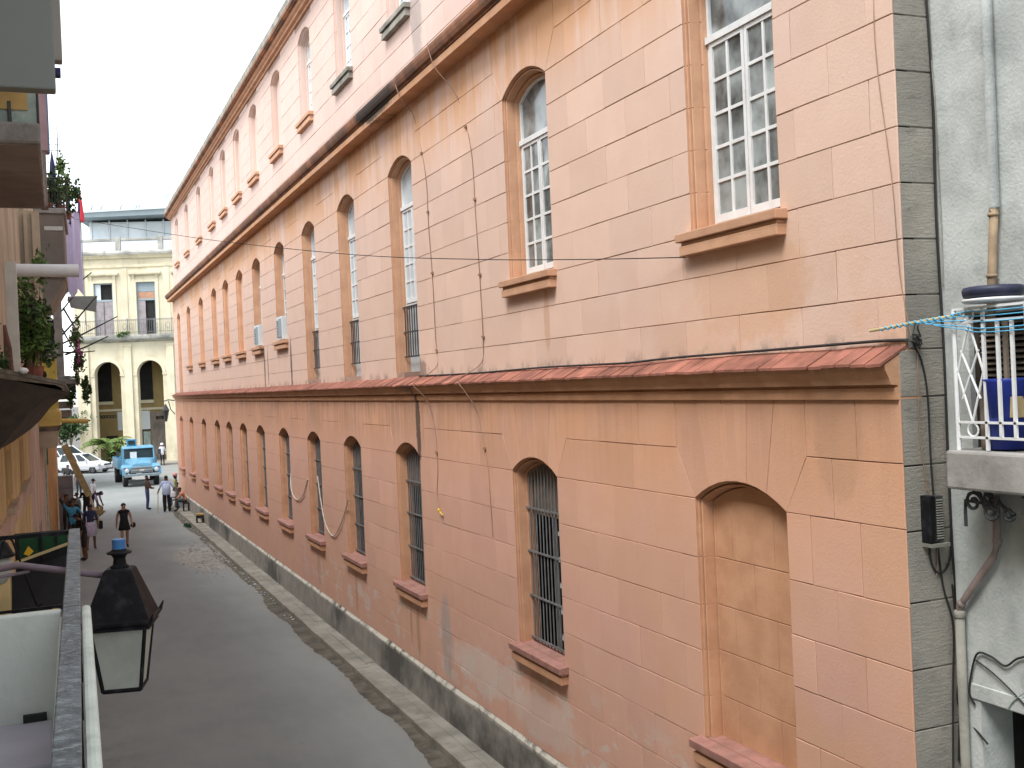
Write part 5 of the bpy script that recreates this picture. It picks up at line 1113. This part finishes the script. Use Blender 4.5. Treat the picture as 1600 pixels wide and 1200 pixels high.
m.rings([sec(.74, .98, 1.0, .96, 1.68), sec(1.9, .98, 1.0, .96, 1.68)], True, True); m.build('cab_lower', 'truckblue', TK, bev=.03)
m = MB(); m.hexa([(-.95, .80, 2.30), (.95, .80, 2.30), (.95, 1.9, 2.30), (-.95, 1.9, 2.30), (-.88, .92, 2.46), (.88, .92, 2.46), (.88, 1.86, 2.46), (-.88, 1.86, 2.46)]); m.build('roof', 'truckblue', TK, bev=.04)
m = MB()
for s in (-1, 1): m.tube([(s*.93, .78, 1.68), (s*.90, .90, 2.31)], .05, 4); m.tube([(s*.93, 1.86, 1.68), (s*.90, 1.82, 2.31)], .06, 4)
m.box(-.93, .93, 1.80, 1.88, 1.68, 2.30); m.build('cab_pillars', 'truckblue', TK)
m = MB(); m.hexa([(-.92, .785, 1.69), (.92, .785, 1.69), (.92, .80, 1.69), (-.92, .80, 1.69), (-.88, .885, 2.29), (.88, .885, 2.29), (.88, .90, 2.29), (-.88, .90, 2.29)]); m.build('windscreen', 'carglass', TK)
m = MB(); m.box(-.52, -.12, .75, .79, 1.72, 2.10); m.build('sun_sheet', 'c_white', TK)
m = MB(); m.box(-1.2, 1.2, 2.0, 6.2, 1.0, 1.12); m.box(-1.2, -1.15, 2.0, 6.2, 1.12, 1.62); m.box(1.15, 1.2, 2.0, 6.2, 1.12, 1.62); m.box(-1.15, 1.15, 2.0, 2.05, 1.12, 1.62); m.box(-1.15, 1.15, 6.15, 6.2, 1.12, 1.62); m.build('cargo_bed', 'truckblue', TK)
m = MB(); m.box(-.45, -.30, -.5, 6.0, .62, .84); m.box(.30, .45, -.5, 6.0, .62, .84); m.box(-.9, .9, -.05, .1, .42, .56); m.build('chassis', 'black', TK)
for x in (-.92, .92): wheel(TK, x, .05, .50, .28)
for x in (-1.0, 1.0): wheel(TK, x, 4.4, .50, .42)
t = thing('roof_box', 'small dark blue box sitting on the roof of the truck', 'box', (4.38, 73.3, 2.47)); m = MB(); m.box(-.28, .28, -.2, .2, 0, .42); m.build('box', 'c_blue', t, bev=.02); m = MB(); m.box(-.2, .2, -.215, -.2, .08, .34); m.build('panel', 'carglass', t)
def car_body(t, L, W, prof_low, green, zroof, paint, nm):
    m = MB()
    def ring(z, w_, y0, y1, r=.25):
        pts = []
        for (sx_, sy_) in ((-1, -1), (1, -1), (1, 1), (-1, 1)): pts += [(sx_*w_, (y0 if sy_ < 0 else y1)-sy_*r), (sx_*(w_-r), (y0 if sy_ < 0 else y1))] if sx_*sy_ > 0 else [(sx_*(w_-r), (y0 if sy_ < 0 else y1)), (sx_*w_, (y0 if sy_ < 0 else y1)-sy_*r)]
        return [(p[0], p[1], z) for p in pts]
    m.rings([ring(*q) for q in prof_low], True, True); m.build('body', paint, t, smooth=False, bev=.04)
    m = MB(); m.rings([ring(*q, .2) for q in green], True, True); m.build('cabin', 'carglass', t, bev=.02)
    m = MB(); q = green[-1]; m.rings([ring(q[0]-.03, q[1]+.03, q[2]-.04, q[3]+.04, .2), ring(q[0]+.05, q[1]-.05, q[2]+.08, q[3]-.08, .2)], True, True); m.build('roof', paint, t, bev=.02)
    b = green[0]
    for s in (-1, 1):
        m = MB(); m.tube([(s*b[1], b[2]+.12, b[0]), (s*q[1], q[2]+.06, q[0])], .055, 4); m.tube([(s*b[1], b[3]-.1, b[0]), (s*q[1], q[3]-.05, q[0])], .09, 4)
        for f in (.38, .68): m.tube([(s*(b[1]+.01), b[2]+(b[3]-b[2])*f, b[0]), (s*(q[1]+.01), q[2]+(q[3]-q[2])*(f-.06), q[0])], .045, 4)
        m.build('pillars', paint, t)
        m = MB(); m.ball((s*.56*W*.97, prof_low[2][2]+.12, .68), (.17, .11, .10), 10); m.build('headlight', 'headlight', t)
        m = MB(); m.box(s*W*.5+s*.02, s*W*.5+s*.16, b[2]+.25, b[2]+.35, b[0]-.02, b[0]+.12); m.build('wing_mirror', paint, t, bev=.02)
    yf = prof_low[1][2]
    m = MB(); m.box(-.42, .42, yf-.03, yf+.05, .58, .70); m.build('grille', 'carglass', t, bev=.015); m = MB(); m.box(-.6, .6, yf-.03, yf+.05, .25, .36); m.build('lower_intake', 'carglass', t, bev=.015); m = MB(); m.box(-.26, .26, yf-.045, yf-.02, .40, .50); m.build('number_plate', 'bumper', t)
    for x in (-W*.46, W*.46):
        wheel(t, x, yf+.78, .30, .19); wheel(t, x, prof_low[1][3]-.7, .30, .19)
C1 = thing('silver_car', 'small silver white hatchback parked in front of the white van', 'car', (1.95, 88.4, 0), rz=R(54))
car_body(C1, 3.7, 1.6, [(.22, .76, -1.78, 1.85), (.34, .82, -1.90, 1.92), (.60, .84, -1.88, 1.92), (.74, .81, -1.66, 1.90), (.92, .76, -.98, 1.88)], [(.90, .72, -.92, 1.84), (1.44, .56, .0, 1.62)], 1.5, 'carwhite', 'car')
V1 = thing('white_van', 'white van parked behind the silver car', 'van', (.75, 91.2, 0), rz=R(62))
car_body(V1, 4.4, 1.8, [(.25, .86, -2.1, 2.3), (.36, .92, -2.25, 2.35), (.72, .94, -2.2, 2.35), (.95, .92, -1.95, 2.33), (1.18, .88, -1.25, 2.30)], [(1.16, .84, -1.2, 2.26), (1.98, .70, -.1, 2.15)], 2.0, 'vanwhite', 'van')

# ================================================================== people
BASE = dict(pel=(0, 0, .93), sp=(0, 0, 1.12), ch=(0, .0, 1.33), nk=(0, 0, 1.47), hd=(0, -.015, 1.57), top=(0, 0, 1.68),
            sl=(-.17, 0, 1.41), el=(-.23, .02, 1.13), wl=(-.25, -.05, .89), hl=(-.25, -.075, .81), hipl=(-.095, 0, .90), kl=(-.10, -.02, .50), al=(-.105, .03, .085), tl=(-.115, -.14, .035))
for k in ('s', 'e', 'w', 'h', 'hip', 'k', 'a', 't'): x, y, z = BASE[k+'l']; BASE[k+'r'] = (-x, y, z)
RAD = dict(pel=.135, sp=.12, ch=.145, nk=.055, hd=.088, top=.055, s=.062, e=.045, w=.032, h=.036, hip=.088, k=.058, a=.042, t=.036)
BONES = [('pel', 'sp', 'top'), ('sp', 'ch', 'top'), ('ch', 'nk', 'top'), ('nk', 'hd', 'skin'), ('hd', 'top', 'skin')]
for s in 'lr': BONES += [('ch', 's'+s, 'top'), ('s'+s, 'e'+s, 'sleeve'), ('e'+s, 'w'+s, 'fore'), ('w'+s, 'h'+s, 'skin'), ('pel', 'hip'+s, 'leg'), ('hip'+s, 'k'+s, 'leg'), ('k'+s, 'a'+s, 'calf'), ('a'+s, 't'+s, 'shoe')]
def person(loc, rz, h, label, pose=None, top='c_white', leg='c_dark', calf=None, sleeve=None, fore=None, shoe='c_black', skin='skin_a', slim=1.0, legw=1., hair='hair', hairlen=0, dress=None, hat=None, group=None):
    J = {k: Vector(v) for k, v in BASE.items()}
    for k, v in (pose or {}).items(): J[k] = Vector(v)
    sc_ = h/1.70; names = list(J); idx = {k: i for i, k in enumerate(names)}
    t = thing('person', label, 'person', loc, rz, group)
    me = bpy.data.meshes.new('person_skeleton'); me.from_pydata([tuple(J[k]*sc_) for k in names], [(idx[a], idx[b]) for a, b, _ in BONES], [])
    o = bpy.data.objects.new('body', me); COL.objects.link(o)
    sk = o.modifiers.new('skin', 'SKIN'); sk.branch_smoothing = .4
    for i, k in enumerate(names):
        key = k if k in RAD else k[:-1]; r = RAD[key]*sc_*(slim if key in ('pel', 'sp', 'ch', 'hip') else legw if key in ('k', 'a') else 1)
        v = me.skin_vertices[0].data[i]; v.radius = (r, r*.78 if key in ('pel', 'sp', 'ch') else r); v.use_root = (k == 'pel')
    sb = o.modifiers.new('sub', 'SUBSURF'); sb.levels = 1; sb.render_levels = 1
    dg = bpy.context.evaluated_depsgraph_get(); dg.update(); nm = bpy.data.meshes.new_from_object(o.evaluated_get(dg)); bpy.data.objects.remove(o); bpy.data.meshes.remove(me)
    mats = dict(skin=skin, top=top, sleeve=sleeve or top, fore=fore or skin, leg=leg, calf=calf or leg, shoe=shoe); keys = list(mats)
    nm.materials.clear()
    for k in keys: nm.materials.append(M_[mats[k]])
    seg = [(J[a]*sc_, J[b]*sc_, c, RAD.get(b, RAD.get(b[:-1]))) for a, b, c in BONES]
    for p in nm.polygons:
        c = p.center; best = None
        for a, b, k, r in seg:
            ab = b-a; tt = max(0, min(1, (c-a).dot(ab)/max(1e-9, ab.length_squared))); d = (c-a-ab*tt).length-r*sc_
            if best is None or d < best[0]: best = (d, k)
        p.material_index = keys.index(best[1]); p.use_smooth = True
    # fingers and thumb: short bent chains rooted in the palm, joined into the same mesh
    fb = bmesh.new(); fb.from_mesh(nm); 
    fm = MB()
    for s in 'lr':
        hd_, wr = J['h'+s]*sc_, J['w'+s]*sc_; d = (hd_-wr).normalized(); sd_ = d.cross(Vector((1, 0, 0))).normalized() if abs(d.x) < .9 else d.cross(Vector((0, 1, 0))).normalized(); inn = d.cross(sd_)
        for k in range(4): b0 = hd_+sd_*(k-1.5)*.017*sc_-d*.01; fm.tube([b0, b0+d*(.045-.004*abs(k-1.2))*sc_, b0+d*(.075-.007*abs(k-1.2))*sc_+inn*.02*sc_], [.009*sc_, .008*sc_, .006*sc_], 5)
        b0 = wr+(hd_-wr)*.45+sd_*.025*sc_; fm.tube([b0, b0+d*.03*sc_+sd_*.022*sc_, b0+d*.06*sc_+sd_*.02*sc_], [.010*sc_, .009*sc_, .007*sc_], 5)
    fb.verts.ensure_lookup_table(); n0 = len(fb.verts); vs_ = [fb.verts.new(v) for v in fm.v]
    for f in fm.f: 
        fc = fb.faces.new([vs_[i] for i in f]); fc.material_index = keys.index('skin'); fc.smooth = True
    # nose, ears
    hd_ = J['hd']*sc_
    fm = MB(); fm.hexa([(hd_.x-.012, hd_.y-.082, hd_.z-.025), (hd_.x+.012, hd_.y-.082, hd_.z-.025), (hd_.x+.012, hd_.y-.06, hd_.z-.025), (hd_.x-.012, hd_.y-.06, hd_.z-.025), (hd_.x-.006, hd_.y-.075, hd_.z+.025), (hd_.x+.006, hd_.y-.075, hd_.z+.025), (hd_.x+.006, hd_.y-.06, hd_.z+.025), (hd_.x-.006, hd_.y-.06, hd_.z+.025)])
    vs_ = [fb.verts.new(v) for v in fm.v]
    for f in fm.f: fc = fb.faces.new([vs_[i] for i in f]); fc.material_index = keys.index('skin')
    fb.to_mesh(nm); fb.free(); nm.name = 'body'
    o = bpy.data.objects.new('body', nm); COL.objects.link(o); o.parent = t
    if hair:
        m = MB(); n = 10; rg = []
        for q in range(6):
            th = math.pi*.02+q*.30; rg.append([(hd_.x+.094*sc_*math.sin(th)*math.cos(2*math.pi*k/n), hd_.y+.012+.098*sc_*math.sin(th)*math.sin(2*math.pi*k/n)+(0.03 if q > 3 and math.sin(2*math.pi*k/n) < 0 else 0), hd_.z+.025+.105*sc_*math.cos(th)-(hairlen*(q-3)/2 if q > 3 and math.sin(2*math.pi*k/n) > -.3 else 0)) for k in range(n)])
        m.rings(rg, True, True); m.build('hair', hair, t, smooth=True, fix=True)
    for s in (-1, 1): m = MB(); m.ball((hd_.x+s*.03, hd_.y-.078, hd_.z+.022), (.010, .008, .008), 6); m.build('eye', 'c_black', t)
    if dress:
        m = MB(); n = 14; zs = dress['z']; m.rings([[(J['pel'].x*sc_+r*math.cos(2*math.pi*k/n), J['pel'].y*sc_+r*.78*math.sin(2*math.pi*k/n)+dress.get('dy', 0), z) for k in range(n)] for z, r in zs], True, True); m.build(dress.get('name', 'dress'), dress['m'], t, smooth=True, fix=True)
    if hat:
        m = MB(); z = hd_.z
        if hat[0] == 'cap': m.lathe([(.108, .035), (.106, .075), (.07, .125), (.0, .135)], (hd_.x, hd_.y+.012, z), 12); m.box(hd_.x-.07, hd_.x+.07, hd_.y-.19, hd_.y-.07, z+.035, z+.048)
        elif hat[0] == 'helmet': m.lathe([(.14, .02), (.135, .04), (.12, .06), (.11, .12), (.06, .17), (0, .18)], (hd_.x, hd_.y+.012, z), 12)
        else: m.lathe([(.105, .03), (.118, .08), (.10, .15), (.05, .19), (0, .20)], (hd_.x, hd_.y+.02, z), 10)
        m.build({'cap': 'cap', 'helmet': 'helmet'}.get(hat[0], 'head_wrap'), hat[1], t, smooth=True)
    return t
WALK = dict(kl=(-.10, -.12, .52), al=(-.105, -.10, .10), tl=(-.115, -.27, .05), kr=(.10, .03, .50), ar=(.105, .22, .14), tr=(.115, .08, .05), el=(-.24, .06, 1.14), wl=(-.26, .07, .89), hl=(-.26, .06, .81), er=(.24, -.03, 1.14), wr=(.26, -.16, .92), hr=(.26, -.2, .85))
person((2.16, 42.4, 0), R(4), 1.70, 'woman in a short black dress walking up the middle of the street', WALK, top='c_black', leg='skin_b', sleeve='skin_b', skin='skin_b', slim=.88, hairlen=.0, dress=dict(m='c_black', z=[(1.34, .155), (1.12, .135), (.95, .17), (.72, .215), (.70, .20)]))
b = MB(); b.lathe([(.03, -.1), (.09, -.06), (.085, .06), (.03, .1)], (2.47, 42.45, .86), 8, sy=.5); tag(b.build('handbag', 'c_black', None), 'black handbag at the side of the woman in the black dress', 'bag')
person((4.74, 54.4, 0), R(184), 1.76, 'man in a pale blue shirt and black trousers seen from behind leaning on a stick', dict(er=(.30, .0, 1.14), wr=(.36, -.12, .94), hr=(.37, -.15, .87), el=(-.30, .03, 1.13), wl=(-.38, -.05, .93), hl=(-.40, -.08, .86)), top='c_lightblue', leg='c_black', skin='skin_a', slim=1.25, legw=1.7, dress=dict(m='c_lightblue', name='shirt', z=[(1.36, .19), (1.1, .19), (.86, .215), (.84, .2)]))
o = MB().tube([(4.36, 54.5, .92), (4.30, 54.3, .01)], .02, 6); tag(o.build('walking_stick', 'palewood'), 'pale wooden stick held by the man in the blue shirt', 'stick')
person((4.0, 56.3, 0), R(70), 1.70, 'man in a dark brown top and blue jeans standing before the truck', dict(el=(-.22, -.10, 1.14), wl=(-.13, -.26, 1.05), hl=(-.06, -.32, 1.06), er=(.22, -.08, 1.13), wr=(.12, -.25, 1.03), hr=(.05, -.30, 1.04)), top='c_brown', leg='c_jeans', shoe='c_black', sleeve='c_brown', fore='c_brown')
person((5.18, 54.6, .13), R(70), 1.66, 'person with a pink head wrap and green top standing by the pink wall', dict(el=(-.25, -.02, 1.13), wl=(-.28, -.16, .95), hl=(-.28, -.2, .88)), top='c_green', leg='c_grey', hat=('wrap', 'c_pink'), hairlen=.06, dress=dict(m='c_grey', name='skirt', z=[(1.0, .15), (.85, .19), (.52, .22), (.50, .2)]))
b = MB(); b.rings([[(5.02+r*math.cos(k*.785), 54.25+r*.5*math.sin(k*.785), z) for k in range(8)] for r, z in ((.08, .68), (.13, .74), (.12, .92), (.03, 1.0))], True, True); tag(b.build('shopping_bag', 'c_white'), 'white carrier bag held by the person in the green top', 'bag')
person((5.40, 53.0, .13), R(-100), 1.66, 'seated person with an orange top bending forward on a low seat by the wall', dict(pel=(0, .10, .50), sp=(0, .04, .66), ch=(0, -.08, .84), nk=(0, -.16, .95), hd=(0, -.22, 1.03), top=(0, -.24, 1.14), sl=(-.17, -.10, .89), sr=(.17, -.10, .89), el=(-.2, -.26, .68), er=(.2, -.26, .68), wl=(-.1, -.44, .58), wr=(.1, -.44, .58), hl=(-.05, -.5, .55), hr=(.05, -.5, .55), hipl=(-.1, .08, .48), hipr=(.1, .08, .48), kl=(-.14, -.34, .50), kr=(.14, -.34, .50), al=(-.13, -.32, .09), ar=(.13, -.32, .09), tl=(-.14, -.48, .035), tr=(.14, -.48, .035)), top='c_orange', leg='c_dark', hair='hair')
person((5.38, 55.6, .13), R(-95), 1.62, 'second seated person in a pale top on the pavement behind the stooped one', dict(pel=(0, .10, .50), sp=(0, .08, .68), ch=(0, .04, .88), nk=(0, .0, 1.01), hd=(0, -.04, 1.11), top=(0, -.04, 1.22), sl=(-.17, .02, .95), sr=(.17, .02, .95), el=(-.22, -.10, .72), er=(.22, -.10, .72), wl=(-.12, -.32, .60), wr=(.12, -.32, .60), hl=(-.08, -.38, .58), hr=(.08, -.38, .58), hipl=(-.1, .08, .48), hipr=(.1, .08, .48), kl=(-.14, -.34, .50), kr=(.14, -.34, .50), al=(-.13, -.32, .09), ar=(.13, -.32, .09), tl=(-.14, -.48, .035), tr=(.14, -.48, .035)), top='c_white', leg='c_jeans')
t = thing('upturned_crate', 'grey crate used as a seat behind the low dark stool', 'crate', (5.46, 55.58, .13)); m = MB(); m.box(-.18, .16, -.2, .2, 0, .36); m.build('crate_box', 'slab', t, bev=.01); m = MB(); m.box(-.19, .165, -.205, .205, .36, .40); m.build('rim', 'slab', t)
person((.66, 47.6, .12), R(-60), 1.68, 'person in a grey top leaning by the metal shutter', dict(el=(-.24, -.06, 1.15), wl=(-.20, -.24, 1.05), hl=(-.18, -.3, 1.03)), top='c_grey', leg='c_dark')
person((1.55, 56.5, 0), R(120), 1.72, 'person in a white tee walking behind the stooping one', WALK, top='c_white', leg='c_jeans')
t = thing('low_stool', 'low dark stool under the seated person by the plinth', 'stool', (5.47, 52.98, .13)); m = MB(); m.box(-.16, .16, -.2, .2, .34, .40); m.build('seat', 'wood', t)
for a in (-.12, .12):
    for b_ in (-.16, .16): m = MB(); m.box(a-.02, a+.02, b_-.02, b_+.02, 0, .34); m.build('leg', 'wood', t)
t = thing('wooden_stool', 'small brown wooden stool on the pavement against the plinth', 'stool', (5.44, 47.6, .13)); m = MB(); m.box(-.16, .16, -.15, .15, .33, .40); m.build('seat', 'ochre', t); m = MB(); m.box(-.14, .14, -.13, .13, .2, .325); m.build('apron', 'wood', t)
for a in (-.12, .12):
    for b_ in (-.1, .1): m = MB(); m.box(a-.025, a+.025, b_-.025, b_+.025, 0, .2); m.build('leg', 'wood', t)
person((7.75, 91.2, .0), R(10), 1.78, 'traffic officer in a white shirt and white helmet near the cream arcade', dict(el=(-.24, .02, 1.15), er=(.24, .02, 1.15)), top='c_white', leg='c_black', hat=('helmet', 'c_white'), skin='skin_b')
person((.74, 40.4, 0), R(-70), 1.74, 'man in a black cap black tee and shorts bending towards the left houses', dict(ch=(0, -.10, 1.30), nk=(0, -.18, 1.41), hd=(0, -.25, 1.48), top=(0, -.28, 1.58), sl=(-.17, -.12, 1.36), sr=(.17, -.12, 1.36), el=(-.2, -.14, 1.08), er=(.2, -.14, 1.08), wl=(-.18, -.2, .84), wr=(.18, -.2, .84), hl=(-.18, -.22, .77), hr=(.18, -.22, .77)), top='c_black', leg='c_dark', calf='skin_a', hat=('cap', 'c_black'))
person((1.02, 42.9, 0), R(170), 1.72, 'person in a lilac tunic walking away behind the man in the cap', WALK, top='c_navy', leg='skin_a', sleeve='c_navy', dress=dict(m='c_lilac', name='tunic', z=[(1.05, .15), (.9, .19), (.55, .2), (.53, .18)]))
b = MB(); b.box(1.30, 1.44, 42.7, 42.82, .78, 1.08); tag(b.build('shoulder_bag', 'c_black', None, bev=.03), 'black shoulder bag hanging beside the lilac tunic', 'bag')
person((.42, 43.6, .12), R(8), 1.72, 'person in a bright blue tee raising one arm beside the orange wall', dict(er=(.30, -.05, 1.22), wr=(.36, -.18, 1.10), hr=(.38, -.22, 1.06), el=(-.28, -.05, 1.55), wl=(-.20, -.08, 1.76), hl=(-.17, -.08, 1.83)), top='c_blue', leg='c_dark')
person((.50, 45.0, .12), R(150), 1.70, 'dark clothed person standing just behind the blue tee', None, top='c_black', leg='c_black', sleeve='c_black', fore='c_black')
person((.26, 46.6, .12), R(20), 1.74, 'dark clothed person against the grey shutter behind the others', dict(el=(-.26, -.04, 1.5), wl=(-.16, -.1, 1.68), hl=(-.12, -.1, 1.74)), top='c_dark', leg='c_black', hair='hair')
person((1.10, 51.3, 0), R(-160), 1.76, 'man in black holding the foot of the leaning plank', dict(er=(.2, -.2, 1.2), wr=(.1, -.42, 1.2), hr=(.06, -.48, 1.22), el=(-.2, -.18, 1.15), wl=(-.1, -.4, 1.1), hl=(-.06, -.46, 1.1)), top='c_black', leg='c_black', fore='skin_a')
person((1.35, 53.2, 0), R(60), 1.74, 'person in a blue and white shirt stooping over beside the man with the plank', dict(sp=(0, -.06, 1.10), ch=(0, -.26, 1.22), nk=(0, -.38, 1.22), hd=(0, -.48, 1.20), top=(0, -.58, 1.22), sl=(-.17, -.28, 1.24), sr=(.17, -.28, 1.24), el=(-.2, -.32, .98), er=(.2, -.32, .98), wl=(-.16, -.42, .76), wr=(.16, -.42, .76), hl=(-.15, -.45, .69), hr=(.15, -.45, .69)), top='c_navy', leg='c_lilac', sleeve='c_lilac')
person((1.05, 66, 0), R(30), 1.70, 'person in a navy vest standing in front of the parked car', None, top='c_navy', leg='c_dark', sleeve='skin_a', skin='skin_a')
person((.55, 70, 0), R(-20), 1.72, 'person in dark clothes half hidden by the leaning plank', None, top='c_dark', leg='c_grey')
o = MB(); o.hexa([(.30, 50.2, 3.55), (.48, 50.2, 3.60), (.48, 50.28, 3.60), (.30, 50.28, 3.55), (.30, 50.2, 3.56), (.48, 50.2, 3.61), (.48, 50.28, 3.61), (.30, 50.28, 3.56)])
o = MB(); A0, B0 = Vector((.30, 50.3, 3.65)), Vector((1.22, 50.9, 1.35)); d = Vector((.13, 0, .05)); q = Vector((0, .04, 0))
o.hexa([B0-d, B0+d, B0+d+q, B0-d+q, A0-d, A0+d, A0+d+q, A0-d+q]); tag(o.build('plank', 'palewood'), 'long pale plank leaning up against the left house', 'plank')
b = MB(); b.foliage((1.52, 49.5, .75), (.2, .15, .2), 60, .22); b.tube([(1.25, 50.8, 1.3), (1.55, 49.3, .3)], .04, 5); tag(b.build('straw_bundle', 'palewood'), 'bundle of pale straw or wood scraps carried beside the plank', 'bundle')
